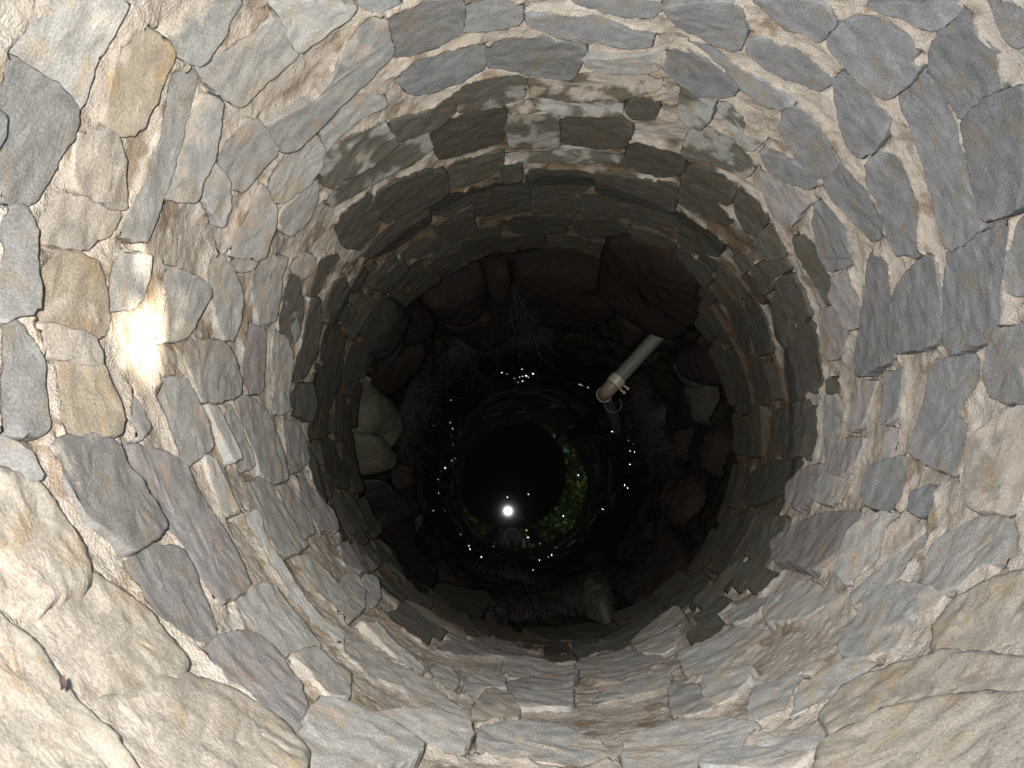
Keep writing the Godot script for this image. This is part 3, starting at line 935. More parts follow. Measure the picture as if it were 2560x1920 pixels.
func ripple_spots() -> Array:
	var out := []
	out.append(Vector2(0.026, -0.473))
	out.append(Vector2(0.100, -0.476))
	out.append(Vector2(-0.139, -0.389))
	out.append(Vector2(-0.117, -0.379))
	out.append(Vector2(-0.050, -0.402))
	out.append(Vector2(-0.084, -0.359))
	out.append(Vector2(-0.060, -0.366))
	out.append(Vector2(-0.046, -0.370))
	out.append(Vector2(-0.030, -0.375))
	out.append(Vector2(-0.000, -0.385))
	out.append(Vector2(-0.046, -0.351))
	out.append(Vector2(-0.065, -0.342))
	out.append(Vector2(-0.019, -0.364))
	out.append(Vector2(0.206, -0.331))
	out.append(Vector2(0.217, -0.325))
	out.append(Vector2(0.244, -0.317))
	out.append(Vector2(-0.364, -0.262))
	out.append(Vector2(-0.398, -0.198))
	out.append(Vector2(-0.366, -0.164))
	out.append(Vector2(-0.356, -0.137))
	out.append(Vector2(-0.438, -0.147))
	out.append(Vector2(-0.360, -0.104))
	out.append(Vector2(-0.355, -0.062))
	out.append(Vector2(-0.350, -0.065))
	out.append(Vector2(-0.342, -0.006))
	out.append(Vector2(-0.357, 0.004))
	out.append(Vector2(-0.386, 0.036))
	out.append(Vector2(-0.402, 0.053))
	out.append(Vector2(-0.417, 0.086))
	out.append(Vector2(-0.411, 0.143))
	out.append(Vector2(-0.390, 0.208))
	out.append(Vector2(-0.436, 0.220))
	out.append(Vector2(-0.384, 0.222))
	out.append(Vector2(0.405, -0.191))
	out.append(Vector2(0.409, -0.181))
	out.append(Vector2(0.426, -0.141))
	out.append(Vector2(0.418, -0.094))
	out.append(Vector2(0.415, -0.082))
	out.append(Vector2(0.438, -0.067))
	out.append(Vector2(0.424, -0.039))
	out.append(Vector2(0.443, -0.033))
	out.append(Vector2(0.421, 0.020))
	out.append(Vector2(0.399, 0.112))
	out.append(Vector2(0.412, 0.123))
	out.append(Vector2(0.350, -0.124))
	out.append(Vector2(0.197, 0.066))
	out.append(Vector2(0.191, 0.096))
	out.append(Vector2(0.197, 0.110))
	out.append(Vector2(0.199, 0.120))
	out.append(Vector2(0.163, 0.101))
	out.append(Vector2(0.166, 0.222))
	out.append(Vector2(0.301, 0.214))
	out.append(Vector2(-0.022, 0.150))
	out.append(Vector2(-0.114, 0.163))
	out.append(Vector2(-0.135, 0.253))
	out.append(Vector2(0.169, 0.230))
	out.append(Vector2(-0.455, 0.263))
	out.append(Vector2(-0.314, 0.322))
	out.append(Vector2(-0.281, 0.371))
	out.append(Vector2(-0.274, 0.384))
	out.append(Vector2(-0.236, 0.388))
	out.append(Vector2(-0.227, 0.418))
	out.append(Vector2(-0.174, 0.374))
	out.append(Vector2(0.025, 0.361))
	out.append(Vector2(-0.031, 0.305))
	out.append(Vector2(-0.025, 0.335))
	out.append(Vector2(0.061, 0.418))
	out.append(Vector2(0.078, 0.411))
	out.append(Vector2(0.096, 0.377))
	out.append(Vector2(0.023, 0.429))
	out.append(Vector2(-0.003, 0.472))
	out.append(Vector2(0.201, 0.348))
	out.append(Vector2(0.129, 0.243))
	out.append(Vector2(0.055, 0.256))
	out.append(Vector2(0.042, 0.279))
	out.append(Vector2(0.132, 0.269))
	return out


func tube(st: SurfaceTool, path: Array, r0: float, r1: float, sides := 8, caps := true) -> void:
	var first := true
	var up := Vector3.UP
	var prev := []
	for k in path.size():
		var way: Vector3 = (path[mini(k + 1, path.size() - 1)] - path[maxi(k - 1, 0)]).normalized()
		var u := way.cross(up if absf(way.dot(up)) < 0.95 else Vector3.RIGHT).normalized()
		var v := way.cross(u)
		var r := lerpf(r0, r1, float(k) / maxf(path.size() - 1, 1))
		var ring := []
		for i in sides:
			ring.append([path[k] + (u * cos(TAU * i / sides) + v * sin(TAU * i / sides)) * r, u * cos(TAU * i / sides) + v * sin(TAU * i / sides)])
		if not first:
			for i in sides:
				var j := (i + 1) % sides
				for q in [prev[i], ring[i], prev[j], prev[j], ring[i], ring[j]]:
					st.set_normal(q[1])
					st.add_vertex(q[0])
		if caps and (k == 0 or k == path.size() - 1):
			var n := -way if k == 0 else way
			for i in sides:
				var j := (i + 1) % sides
				for q in ([path[k], ring[i][0], ring[j][0]] if k == 0 else [path[k], ring[j][0], ring[i][0]]):
					st.set_normal(n)
					st.add_vertex(q)
		prev = ring
		first = false


func tubes(called: String, runs: Array, mat: Material, parent: Node, sides := 8) -> MeshInstance3D:
	var st := SurfaceTool.new()
	st.begin(Mesh.PRIMITIVE_TRIANGLES)
	for run in runs:
		tube(st, run[0], run[1], run[2], sides)
	return put(called, st.commit(), mat, parent)


func drain_pipe() -> void:
	var wall_at := PIPE_A
	var tip := PIPE_B
	var way := (tip - wall_at).normalized()
	var t := thing("drain_pipe", "weathered pale plastic pipe jutting from the boulders over the water", "pipe", wall_at)
	var pvc := grained(0.02, 0.75, 0.02, 4.0, 91)
	pvc.vertex_color_use_as_albedo = false
	pvc.albedo_color = Color(0.082, 0.081, 0.068).linear_to_srgb()
	pvc.roughness = 0.55
	var metal := plain(Color(0.2, 0.185, 0.14), 0.45, 0.4)
	var e := tip - wall_at
	tubes("tube", [[[way * -0.25, e * 0.25, e * 0.5, e * 0.78], 0.0245, 0.0245]], pvc, t, 20)
	tubes("coupling", [[[e * 0.76, e * 0.84], 0.0292, 0.0292], [[e * 0.745, e * 0.76], 0.0255, 0.0288]], plain(Color(0.17, 0.16, 0.12), 0.5), t, 20)
	var side := Vector3.UP.cross(way).normalized()
	# ring clamp with two screws
	tubes("clamp", [[[e * 0.795, e * 0.805], 0.0306, 0.0306]], metal, t, 20)
	for k in 2:
		var s := e * (0.775 + 0.055 * k) + side * 0.029
		tubes("screw", [[[s, s + side * 0.016 + Vector3.UP * 0.004], 0.004, 0.004], [[s + side * 0.016 + Vector3.UP * 0.004, s + side * 0.022 + Vector3.UP * 0.005], 0.0062, 0.0062]], metal, t, 8)
	var bend := []
	for k in 7:
		var a := 0.5 * PI * k / 6.0
		bend.append(e * 0.84 + way * (0.035 * sin(a)) + Vector3.DOWN * 0.035 * (1 - cos(a)))
	bend.append(bend[6] + Vector3.DOWN * 0.03)
	var old := plain(Color(0.10, 0.075, 0.055), 0.6)
	tubes("elbow", [[bend, 0.026, 0.0245]], old, t, 18)
	var rim := []
	for k in 17:
		var a := TAU * k / 16
		rim.append(bend[7] + (way * cos(a) + side * sin(a)) * 0.026)
	tubes("collar", [[rim, 0.003, 0.003]], old, t, 6)
	var wire := []
	for k in 15:
		var a := -0.6 + 3.6 * k / 14
		wire.append(bend[7] + Vector3.DOWN * 0.02 + way * 0.05 * cos(a) * 0.6 + side * (0.045 + 0.03 * sin(a)) + Vector3.DOWN * 0.01 * k / 14)
	tubes("wire", [[wire, 0.0009, 0.0009]], old, t, 5)
	# black hose that goes on into the water
	var hose := []
	for k in 10:
		var u := k / 9.0
		hose.append(bend[7].lerp(Vector3(HOSE.x, WATER - 0.1, HOSE.z) - wall_at, u) + side * 0.02 * sin(PI * u))
	tubes("hose", [[hose, 0.019, 0.019]], plain(Color(0.010, 0.011, 0.012), 0.95), t, 16)


func roots() -> void:
	var m := plain(Color(0.021, 0.0185, 0.0165), 0.95)
	for k in ROOT_SPOTS.size():
		var spec: Array = ROOT_SPOTS[k]
		var a := deg_to_rad(spec[0])
		var d: float = spec[1]
		var at := wall_point(a, d, 0.02)
		var o := thing("root_tuft", spec[4], "roots", at, "fine roots hanging from the lower wall")
		var inward := Vector3(-sin(a), 0, cos(a))
		var across := Vector3(cos(a), 0, sin(a))
		var runs := []
		for i in int(spec[3] * 1.2):
			var p: Vector3 = across * rng.randfn(0, 0.055) * spec[5] + Vector3.UP * rng.randfn(0, 0.05)
			var way: Vector3 = (inward * rng.randf_range(0.0, 0.35) + across * rng.randfn(0, 0.18) + Vector3.DOWN).normalized()
			var path := [p]
			var length: float = spec[2] * rng.randf_range(0.25, 1.0)
			for s in 7:
				way = (way + Vector3(rng.randfn(0, 0.38), rng.randfn(-0.06, 0.25), rng.randfn(0, 0.38))).normalized()
				p += way * length / 7
				var out: Vector3 = at + p
				var most := radius_at(-out.y) - 0.03
				var flat := Vector2(out.x, out.z)
				if flat.length() > most:
					flat = flat.normalized() * most
					p = Vector3(flat.x, out.y, flat.y) - at
				path.append(p)
			runs.append([path, 0.0007, 0.0003])
		var mi := tubes("rootlets", runs, m, o, 3)
		mi.set_meta("kind", "stuff")


func litter() -> void:
	# a dry leaf scrap on the near rim stone
	var at := wall_point(deg_to_rad(LEAF_A), LEAF_D, 0.035)
	var n := (Vector3(0, at.y, 0) - at).normalized()
	var t := thing("dry_leaf", "small dark curled scrap of dry leaf on the near rim stone", "leaf", at)
	var st := SurfaceTool.new()
	st.begin(Mesh.PRIMITIVE_TRIANGLES)
	var u := Vector3.UP.slide(n).normalized().rotated(n, 0.6)
	var v := n.cross(u)
	for k in 6:
		for s in [-1.0, 0.0, 1.0]:
			var x: float = k / 5.0
			var w := 0.0032 * sin(PI * clampf(x, 0.06, 0.96))
			st.add_vertex(u * (x - 0.5) * 0.017 + v * s * w + n * (absf(s) * 0.002 + 0.002 * x * x))
	for k in 5:
		for s in 2:
			var a0 := k * 3 + s
			for x in [a0, a0 + 1, a0 + 3, a0 + 1, a0 + 4, a0 + 3]:
				st.add_index(x)
	st.generate_normals()
	put("blade", st.commit(), plain(Color(0.05, 0.028, 0.03), 0.8), t)


func ground() -> void:
	var st := SurfaceTool.new()
	st.begin(Mesh.PRIMITIVE_TRIANGLES)
	var rings := [0.545, 0.56, 0.6, 0.7, 0.85, 1.05, 1.3, 1.7, 2.2, 3.0, 4.5, 7.0, 12.0, 25.0, 60.0, 150.0, 300.0]
	var n := 120
	for r in rings:
		for i in n:
			var a := TAU * i / n
			var p := Vector3(r * sin(a), 0, -r * cos(a))
			var y := GROUND + coarse.get_noise_2d(p.x * 0.3, p.z * 0.3) * 0.03 * clampf((r - 0.55) * 2, 0, 1) - 0.012 * clampf((0.6 - r) / 0.05, 0, 1)
			var c := Color(0.20, 0.155, 0.105).lerp(Color(0.07, 0.09, 0.035), smoothstep(1.0, 2.5, r + coarse.get_noise_2d(p.x * 0.2, p.z * 0.2)))
			st.set_color(Color(c.r, c.g, c.b, 1))
			st.add_vertex(Vector3(p.x, y, p.z))
	for k in rings.size() - 1:
		for i in n:
			var a0 := k * n + i
			var a1 := k * n + (i + 1) % n
			for x in [a0, a0 + n, a1, a1, a0 + n, a1 + n]:
				st.add_index(x)
	st.generate_normals()
	var o := put("ground", st.commit(), mortar_mat)
	o.set_meta("kind", "structure")


# a round boarded roof on posts over the far side of the well
func shelter() -> void:
	var c := Vector3(-0.11, 1.12, -0.17)
	var t := thing("well_roof", "round dark roof above the well, seen as a black disc mirrored in the water", "roof", c)
	var wood := grained(0.04, 0.6, 0.2, 3.0, 121)
	wood.vertex_color_use_as_albedo = false
	wood.albedo_color = Color(0.03, 0.024, 0.02).linear_to_srgb()
	var r := 0.56
	var boards := 9
	for k in boards:
		var x0 := -r + 2 * r * k / boards
		var x1 := x0 + 2 * r / boards - 0.0015
		var st := SurfaceTool.new()
		st.begin(Mesh.PRIMITIVE_TRIANGLES)
		var rim := PackedVector2Array()
		for s in 7:
			var x := lerpf(x0, x1, s / 6.0)
			rim.append(Vector2(x, -sqrt(maxf(r * r - x * x, 0.0004))))
		for s in 7:
			var x := lerpf(x1, x0, s / 6.0)
			rim.append(Vector2(x, sqrt(maxf(r * r - x * x, 0.0004))))
		for y in [0.0, 0.025]:
			for i in range(1, rim.size() - 1):
				for q in ([0, i, i + 1] if y > 0 else [0, i + 1, i]):
					st.add_vertex(Vector3(rim[q].x, y + 0.002 * (k % 2), rim[q].y))
		for i in rim.size():
			var a := rim[i]
			var b := rim[(i + 1) % rim.size()]
			var lift := 0.002 * (k % 2)
			for q in [Vector3(a.x, lift, a.y), Vector3(a.x, 0.025 + lift, a.y), Vector3(b.x, lift, b.y), Vector3(b.x, lift, b.y), Vector3(a.x, 0.025 + lift, a.y), Vector3(b.x, 0.025 + lift, b.y)]:
				st.add_vertex(q)
		st.generate_normals()
		put("board", st.commit(), wood, t)
	for z in [-0.28, 0.2]:
		var box := BoxMesh.new()
		box.size = Vector3(2 * r * 0.82, 0.05, 0.06)
		var b := put("batten", box, wood, t)
		b.position = Vector3(0, 0.053, z)
	for p in [Vector3(-0.62, 0, -0.28), Vector3(0.62, 0, -0.28)]:
		var post := tubes("post", [[[Vector3(p.x, GROUND - 0.1 - c.y, p.z - 0.25), Vector3(p.x, 0.12, p.z - 0.25)], 0.04, 0.036]], wood, t, 10)
		tubes("bracket", [[[Vector3(p.x, 0.06, p.z - 0.25), Vector3(p.x * 0.6, 0.05, p.z + 0.06)], 0.022, 0.022]], wood, t, 8)


func tree() -> void:
	var foot := Vector3(1.9, GROUND - 0.05, 1.3)
	var t := thing("shade_tree", "leafy green tree whose crown closes over the well, mirrored in the water", "tree", foot)
	var bark := grained(0.03, 0.5, 0.6, 2.0, 141)
	bark.vertex_color_use_as_albedo = false
	bark.albedo_color = Color(0.045, 0.035, 0.027).linear_to_srgb()
	tubes("trunk", [[[Vector3.ZERO, Vector3(0.05, 0.8, -0.05), Vector3(0.0, 1.6, -0.1), Vector3(-0.1, 2.6, -0.2), Vector3(-0.05, 3.8, -0.25)], 0.17, 0.06]], bark, t, 12)
	var from := Vector3(-0.03, 1.8, -0.12)
	for run in [
		[from, Vector3(-0.8, 2.5, -0.5), Vector3(-1.5, 2.75, -0.85), Vector3(-2.3, 2.9, -1.2)],
		[from + Vector3(0, 0.3, 0), Vector3(-0.7, 2.8, -1.0), Vector3(-1.3, 3.0, -1.9), Vector3(-1.8, 3.1, -2.9)],
		[from, Vector3(0.5, 2.5, -0.7), Vector3(1.0, 2.9, -1.4)],
		[from, Vector3(-0.6, 2.5, 0.5), Vector3(-1.3, 2.8, 0.9)],
		[Vector3(-1.2, 2.63, -0.7), Vector3(-1.45, 2.62, -1.0), Vector3(-1.7, 2.6, -1.3)],
		[Vector3(-1.3, 2.68, -0.75), Vector3(-1.5, 2.6, -0.7), Vector3(-1.75, 2.55, -0.9)],
	]:
		tubes("limb", [[run, 0.05 if run.size() == 4 else 0.014, 0.008]], bark, t, 8)
	var leaf := SurfaceTool.new()
	leaf.begin(Mesh.PRIMITIVE_TRIANGLES)
	var rows := [Vector2(0, -0.045), Vector2(0.02, -0.02), Vector2(0.022, 0.005), Vector2(0, 0.045)]
	for tri in [[Vector3(0, 0, -0.045), Vector3(-0.022, 0.006, -0.005), Vector3(0, 0, 0.005)], [Vector3(0, 0, -0.045), Vector3(0, 0, 0.005), Vector3(0.022, 0.006, -0.005)], [Vector3(-0.022, 0.006, -0.005), Vector3(0, -0.006, 0.048), Vector3(0, 0, 0.005)], [Vector3(0, 0, 0.005), Vector3(0, -0.006, 0.048), Vector3(0.022, 0.006, -0.005)]]:
		for q in tri:
			leaf.add_vertex(q)
	leaf.generate_normals()
	var lm := StandardMaterial3D.new()
	lm.vertex_color_use_as_albedo = true
	lm.roughness = 0.5
	lm.backlight_enabled = true
	lm.backlight = Color(1, 1, 1)
	var where := []
	while where.size() < LEAVES:
		var p := Vector3(rng.randf_range(-1.7, 4.6), 0, rng.randf_range(-2.2, 2.6))
		var out := Vector2((p.x - 1.3) / 3.1, (p.z - 0.2) / 2.5).length()
		if out > 1.0:
			continue
		p.y = 2.35 + 1.5 * sqrt(1 - out * out) * rng.randf() + 0.25 * coarse.get_noise_2d(p.x * 0.2, p.z * 0.2)
		# the crown is thick towards the sun and only a leaf or two deep straight above the well
		var fall := Vector2(p.x - 0.887 * (p.y - GROUND), p.z - 0.259 * (p.y - GROUND))
		var skip := 0.0 if fall.length() < 1.4 else 0.64 if Vector2(p.x, p.z).length() < 1.3 else 0.93 if fall.x < -1.0 else 0.5
		for hole in SUN_HOLES:
			var off: Vector3 = p - hole[0]
			off -= SUN_WAY * off.dot(SUN_WAY)
			if off.length() < hole[1] + (0.024 if hole[2] > 0.9 else 0.0):
				skip = maxf(skip, hole[2])
		if rng.randf() < skip:
			continue
		where.append(p)
	var mm := MultiMesh.new()
	mm.transform_format = MultiMesh.TRANSFORM_3D
	mm.use_colors = true
	mm.mesh = leaf.commit()
	mm.instance_count = where.size()
	for i in where.size():
		var b := Basis.from_euler(Vector3(rng.randfn(0, 0.5), rng.randf() * TAU, rng.randfn(0, 0.5))).scaled(Vector3.ONE * rng.randf_range(0.8, 1.35))
		mm.set_instance_transform(i, Transform3D(b, where[i] - foot))
		var g := rng.randf_range(0.7, 1.25)
		mm.set_instance_color(i, Color(0.20 * g, 0.33 * g, 0.07 * g))
	var mi := MultiMeshInstance3D.new()
	mi.name = "crown"
	mi.multimesh = mm
	mi.material_override = lm
	mi.set_meta("kind", "stuff")
	t.add_child(mi)


# ------------------------------------------------------------------ the person, as one body
func field(bones: Array, cell: float, blend: float) -> Dictionary:
	var lo := Vector3.ONE * 99
	var hi := Vector3.ONE * -99
	for b in bones:
		var m: float = maxf(b[2], b[3]) + cell * 3
		lo = lo.min(b[0] - Vector3.ONE * m).min(b[1] - Vector3.ONE * m)
		hi = hi.max(b[0] + Vector3.ONE * m).max(b[1] + Vector3.ONE * m)
	var n := Vector3i(((hi - lo) / cell).ceil()) + Vector3i.ONE
	var f := PackedFloat32Array()
	f.resize(n.x * n.y * n.z)
	f.fill(1.0)
	for b in bones:
		var reach: float = maxf(b[2], b[3]) + blend + cell * 2.5
		var from := Vector3i(((b[0].min(b[1]) - Vector3.ONE * reach - lo) / cell).floor()).clamp(Vector3i.ZERO, n - Vector3i.ONE)
		var to := Vector3i(((b[0].max(b[1]) + Vector3.ONE * reach - lo) / cell).ceil()).clamp(Vector3i.ZERO, n - Vector3i.ONE)
		var ab: Vector3 = b[1] - b[0]
		var long := maxf(ab.length_squared(), 1e-9)
		var squash: Vector3 = b[4] if b.size() > 4 else Vector3.ONE
		for z in range(from.z, to.z + 1):
			for y in range(from.y, to.y + 1):
				for x in range(from.x, to.x + 1):
					var p := lo + Vector3(x, y, z) * cell
					var t := clampf((p - b[0]).dot(ab) / long, 0, 1)
					var dist: float = ((p - b[0] - ab * t) * squash).length() - lerpf(b[2], b[3], t)
					var at := (z * n.y + y) * n.x + x
					var old := f[at]
					var h := maxf(blend - absf(old - dist), 0.0) / blend
					f[at] = minf(old, dist) - h * h * blend * 0.25
	return {"f": f, "n": n, "lo": lo, "cell": cell}


func skin(g: Dictionary) -> ArrayMesh:
	var f: PackedFloat32Array = g.f
	var n: Vector3i = g.n
	var st := SurfaceTool.new()
	st.begin(Mesh.PRIMITIVE_TRIANGLES)
	var ids := {}
	var corner := [0, 1, n.x, n.x + 1, n.x * n.y, n.x * n.y + 1, n.x * n.y + n.x, n.x * n.y + n.x + 1]
	var count := 0
	for z in n.z - 1:
		for y in n.y - 1:
			for x in n.x - 1:
				var at := (z * n.y + y) * n.x + x
				var inside := 0
				for c in corner:
					if f[at + c] < 0:
						inside += 1
				if inside == 0 or inside == 8:
					continue
				var sum := Vector3.ZERO
				var cuts := 0
				for i in 8:
					for bit in [1, 2, 4]:
						if i & bit:
							continue
						var a := f[at + corner[i]]
						var b := f[at + corner[i | bit]]
						if (a < 0) != (b < 0):
							var t := a / (a - b)
							var p := Vector3(i & 1, (i >> 1) & 1, i >> 2)
							var q := Vector3((i | bit) & 1, ((i | bit) >> 1) & 1, (i | bit) >> 2)
							sum += p.lerp(q, t)
							cuts += 1
				st.add_vertex(g.lo + (Vector3(x, y, z) + sum / cuts) * g.cell)
				ids[at] = count
				count += 1
	var steps := [1, n.x, n.x * n.y]
	for at in ids:
		for k in 3:
			var u: int = steps[(k + 1) % 3]
			var v: int = steps[(k + 2) % 3]
			var a := f[at]
			var b := f[at + steps[k]]
			if (a < 0) == (b < 0) or not (ids.has(at - u) and ids.has(at - v) and ids.has(at - u - v)):
				continue
			var quad := [ids[at], ids[at - u], ids[at - u - v], ids[at - v]]
			if a < 0:
				quad = [quad[0], quad[3], quad[2], quad[1]]
			for x in [0, 1, 2, 0, 2, 3]:
				st.add_index(quad[x])
	st.generate_normals()
	return st.commit()


func photographer() -> void:
	var o := thing("person", "grey haired person leaning over the well mouth holding a camera, mirrored in the water", "person", Vector3(EYE.x, GROUND, 0.9))
	var base := Vector3(EYE.x, GROUND, 0.9)
	var E := Vector3(0, -GROUND, EYE.z - 0.9)    # the camera, seen from the person's base
	var skin_mat := plain(Color(0.42, 0.26, 0.19), 0.55)
	var hair_mat := plain(Color(0.45, 0.43, 0.40), 0.7)
	var dark := plain(Color(0.02, 0.021, 0.026), 0.85)
	# clothed body: kneeling, bent forward, both arms out to the camera
	var bones := []
	for s in [-1.0, 1.0]:
		var hip := Vector3(0.10 * s, 0.40, 0.22)
		var knee := Vector3(0.14 * s, 0.07, -0.08)
		var ankle := Vector3(0.12 * s, 0.06, 0.34)
		bones.append([hip, knee, 0.095, 0.065])
		bones.append([knee, ankle, 0.062, 0.045])
		bones.append([ankle, Vector3(0.12 * s, 0.04, 0.46), 0.042, 0.035])
		var shoulder := Vector3(0.17 * s, 0.56, -0.21)
		var elbow := Vector3(0.28 * s, 0.31, -0.36)
		bones.append([shoulder, elbow, 0.062, 0.05])
		bones.append([elbow, E + Vector3(0.095 * s, 0.035, 0.075), 0.05, 0.034])
		bones.append([shoulder, Vector3(0.06 * s, 0.58, -0.20), 0.065, 0.07])
	bones.append([Vector3(0, 0.44, 0.2), Vector3(0, 0.50, 0.0), 0.145, 0.13, Vector3(0.85, 1, 1)])
	bones.append([Vector3(0, 0.50, 0.0), Vector3(0, 0.555, -0.17), 0.13, 0.135, Vector3(0.8, 1, 1)])
	put("clothing", skin(field(bones, 0.018, 0.05)), dark, o)
	# head, bent down towards the screen
	var head := Vector3(0, 0.50, -0.42)
	var face := Vector3(0, -0.82, -0.57)
	var crown := Vector3(0, 0.57, -0.82)
	var hb := [
		[Vector3(0, 0.56, -0.20), head - crown * 0.06 - face * 0.03, 0.06, 0.055],
		[head + crown * 0.02 - face * 0.02, head + crown * 0.03 + face * 0.01, 0.078, 0.076],
		[head - crown * 0.02 + face * 0.03, head - crown * 0.075 + face * 0.055, 0.062, 0.038],
		[head + crown * 0.0 + face * 0.085, head - crown * 0.035 + face * 0.105, 0.010, 0.014],
		[head - crown * 0.062 + face * 0.085 + Vector3(-0.018, 0, 0), head - crown * 0.062 + face * 0.085 + Vector3(0.018, 0, 0), 0.009, 0.009],
	]
	for s in [-1.0, 1.0]:
		hb.append([head + Vector3(0.078 * s, 0, 0) + crown * 0.015, head + Vector3(0.083 * s, 0, 0) - crown * 0.025, 0.013, 0.011])
		hb.append([head + Vector3(0.015 * s, 0, 0) + crown * 0.032 + face * 0.078, head + Vector3(0.045 * s, 0, 0) + crown * 0.032 + face * 0.07, 0.009, 0.008])
	var flesh := SurfaceTool.new()
	flesh.append_from(skin(field(hb, 0.007, 0.02)), 0, Transform3D())
	var hair := [
		[head + crown * 0.035 - face * 0.035, head + crown * 0.045 + face * 0.012, 0.084, 0.076],
		[head + crown * 0.0 - face * 0.05, head - crown * 0.05 - face * 0.045, 0.074, 0.055],
	]
	for s in [-1.0, 1.0]:
		hair.append([head + Vector3(0.066 * s, 0, 0) + crown * 0.03, head + Vector3(0.076 * s, 0, 0) - crown * 0.05 - face * 0.03, 0.03, 0.018])
	put("hair", skin(field(hair, 0.008, 0.02)), hair_mat, o)
	for s in [-1.0, 1.0]:
		var eye := SphereMesh.new()
		eye.radius = 0.0115
		eye.height = 0.023
		var ei := put("eye", eye, plain(Color(0.5, 0.48, 0.45), 0.2), o)
		ei.position = head + Vector3(0.031 * s, 0, 0) + crown * 0.012 + face * 0.069
	# hands on both ends of the camera
	var cb := Basis(Vector3.RIGHT, deg_to_rad(-90.0 + TILT))
	for s in [-1.0, 1.0]:
		var wrist := E + Vector3(0.092 * s, 0.036, 0.066)
		var palm := E + cb * Vector3(0.064 * s, -0.018, 0.044)
		var fb := [[wrist, palm, 0.026, 0.019], [palm, E + cb * Vector3(0.062 * s, 0.012, 0.043), 0.019, 0.015]]
		for k in 4:
			var y: float = 0.024 - 0.0165 * k
			var len: float = [0.9, 1.0, 0.95, 0.78][k]
			var a := E + cb * Vector3(0.066 * s, y, 0.043)
			var b := E + cb * Vector3(0.064 * s, y + 0.002, 0.018)
			var c := E + cb * Vector3((0.064 - 0.022 * len) * s, y + 0.004, 0.0145)
			fb.append([a, b, 0.0088, 0.008])
			fb.append([b, c, 0.008, 0.0065])
		fb.append([palm, E + cb * Vector3(0.048 * s, -0.012, 0.058), 0.014, 0.011])
		fb.append([E + cb * Vector3(0.048 * s, -0.012, 0.058), E + cb * Vector3(0.026 * s, -0.004, 0.058), 0.010, 0.008])
		flesh.append_from(skin(field(fb, 0.004, 0.006)), 0, Transform3D())
	put("body", flesh.commit(), skin_mat, o)


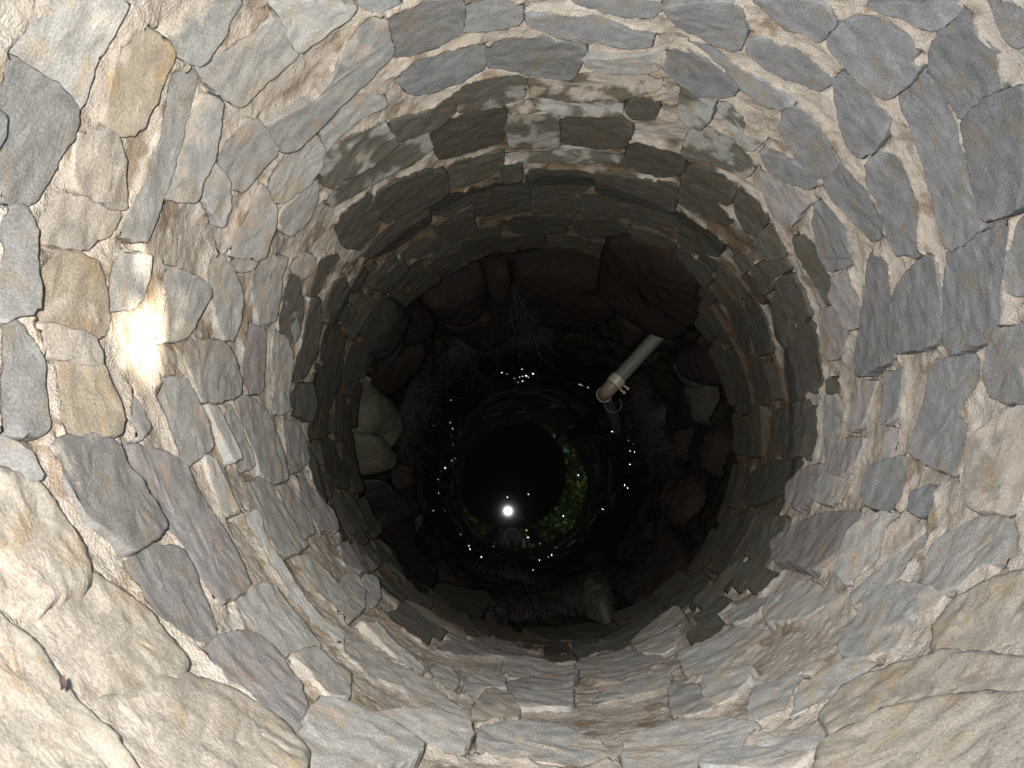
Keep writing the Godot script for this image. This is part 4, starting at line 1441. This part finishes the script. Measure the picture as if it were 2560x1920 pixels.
func compact_camera(b: Basis) -> void:
	var o := thing("compact_camera", "compact camera held over the well mouth, its white flash mirrored in the water", "camera", EYE)
	o.basis = b
	var metal := plain(Color(0.30, 0.30, 0.31), 0.35, 0.5)
	var black := plain(Color(0.02, 0.02, 0.02), 0.4)
	var st := SurfaceTool.new()
	st.begin(Mesh.PRIMITIVE_TRIANGLES)
	var rim := PackedVector2Array()
	for c in [Vector2(0.038, 0.021), Vector2(-0.038, 0.021), Vector2(-0.038, -0.021), Vector2(0.038, -0.021)]:
		for k in 7:
			var a := Vector2(c.x, c.y).sign().angle() - PI / 4 + PI / 2 * k / 6.0
			rim.append(c + Vector2.from_angle(a) * 0.008)
	var layers := [[0.024, 0.93], [0.0255, 1.0], [0.0445, 1.0], [0.046, 0.93]]
	for L in layers.size() - 1:
		for i in rim.size():
			var j := (i + 1) % rim.size()
			var p: Array = layers[L]
			var q: Array = layers[L + 1]
			var a0 := Vector3(rim[i].x * p[1], rim[i].y * p[1], p[0])
			var a1 := Vector3(rim[j].x * p[1], rim[j].y * p[1], p[0])
			var b0 := Vector3(rim[i].x * q[1], rim[i].y * q[1], q[0])
			var b1 := Vector3(rim[j].x * q[1], rim[j].y * q[1], q[0])
			for v in [a0, b0, a1, a1, b0, b1]:
				st.add_vertex(v)
	for i in range(1, rim.size() - 1):
		for v in [rim[0], rim[i], rim[i + 1]]:
			st.add_vertex(Vector3(v.x * 0.93, v.y * 0.93, 0.024))
		for v in [rim[0], rim[i + 1], rim[i]]:
			st.add_vertex(Vector3(v.x * 0.93, v.y * 0.93, 0.046))
	st.generate_normals()
	put("body", st.commit(), metal, o)
	tubes("lens_barrel", [[[Vector3(0.004, -0.002, 0.025), Vector3(0.004, -0.002, 0.013)], 0.022, 0.022], [[Vector3(0.004, -0.002, 0.0125), Vector3(0.004, -0.002, 0.005)], 0.018, 0.017]], black, o, 28)
	var fm := plain(Color(0.9, 0.9, 0.9), 0.3)
	fm.emission_enabled = true
	fm.emission = Color(1.0, 0.98, 0.96)
	fm.emission_energy_multiplier = 90.0
	var box := BoxMesh.new()
	box.size = Vector3(0.022, 0.009, 0.003)
	put("flash_lamp", box, fm, o).position = Vector3(-0.033, 0.0165, 0.0235)
	var screen := BoxMesh.new()
	screen.size = Vector3(0.058, 0.036, 0.002)
	put("screen", screen, black, o).position = Vector3(-0.008, 0, 0.0465)


const LEAVES := 60000
const PIPE_A := Vector3(0.443, -2.780, -0.410)
const PIPE_B := Vector3(0.217, -2.810, -0.166)
const HOSE := Vector3(0.374, -3.600, -0.130)
const LEAF_A := -131.4
const LEAF_D := 0.559
var ROOT_SPOTS := [
	[-9.1, 2.777, 0.55, 70, "thin strand of pale roots hanging under the broad dark boulder", 0.35],
	[-5.0, 3.240, 0.14, 80, "short pale root clump at the foot of the thin hanging strand", 0.80],
	[-37.5, 3.056, 0.30, 90, "pale root tuft left of the thin strand, below the rounded slab", 0.60],
	[-74.1, 2.975, 0.35, 150, "dense root mat beside the pale boulder on the left", 1.60],
	[71.9, 3.148, 0.40, 150, "wispy root mat on the bank right of the hose", 1.60],
	[-166.8, 3.164, 0.10, 90, "root clump on the near bank of the water", 1.20],
	[171.1, 2.692, 0.16, 120, "spreading root mat on the near bank right of the root clump", 1.80],
]
var SUN_HOLES := [[Vector3(-0.537, -1.027, -0.028), 0.020, 1.00], [Vector3(-0.538, -1.023, -0.007), 0.027, 1.00], [Vector3(-0.538, -0.966, 0.014), 0.022, 1.00], [Vector3(-0.537, -1.003, 0.026), 0.027, 1.00], [Vector3(-0.536, -0.986, 0.049), 0.020, 1.00], [Vector3(-0.533, -0.967, 0.071), 0.010, 1.00], [Vector3(-0.536, -0.918, -0.048), 0.045, 0.74], [Vector3(-0.528, -0.878, -0.103), 0.045, 0.60], [Vector3(-0.492, -0.767, -0.217), 0.040, 0.55], [Vector3(-0.479, -0.751, -0.245), 0.040, 0.55]]
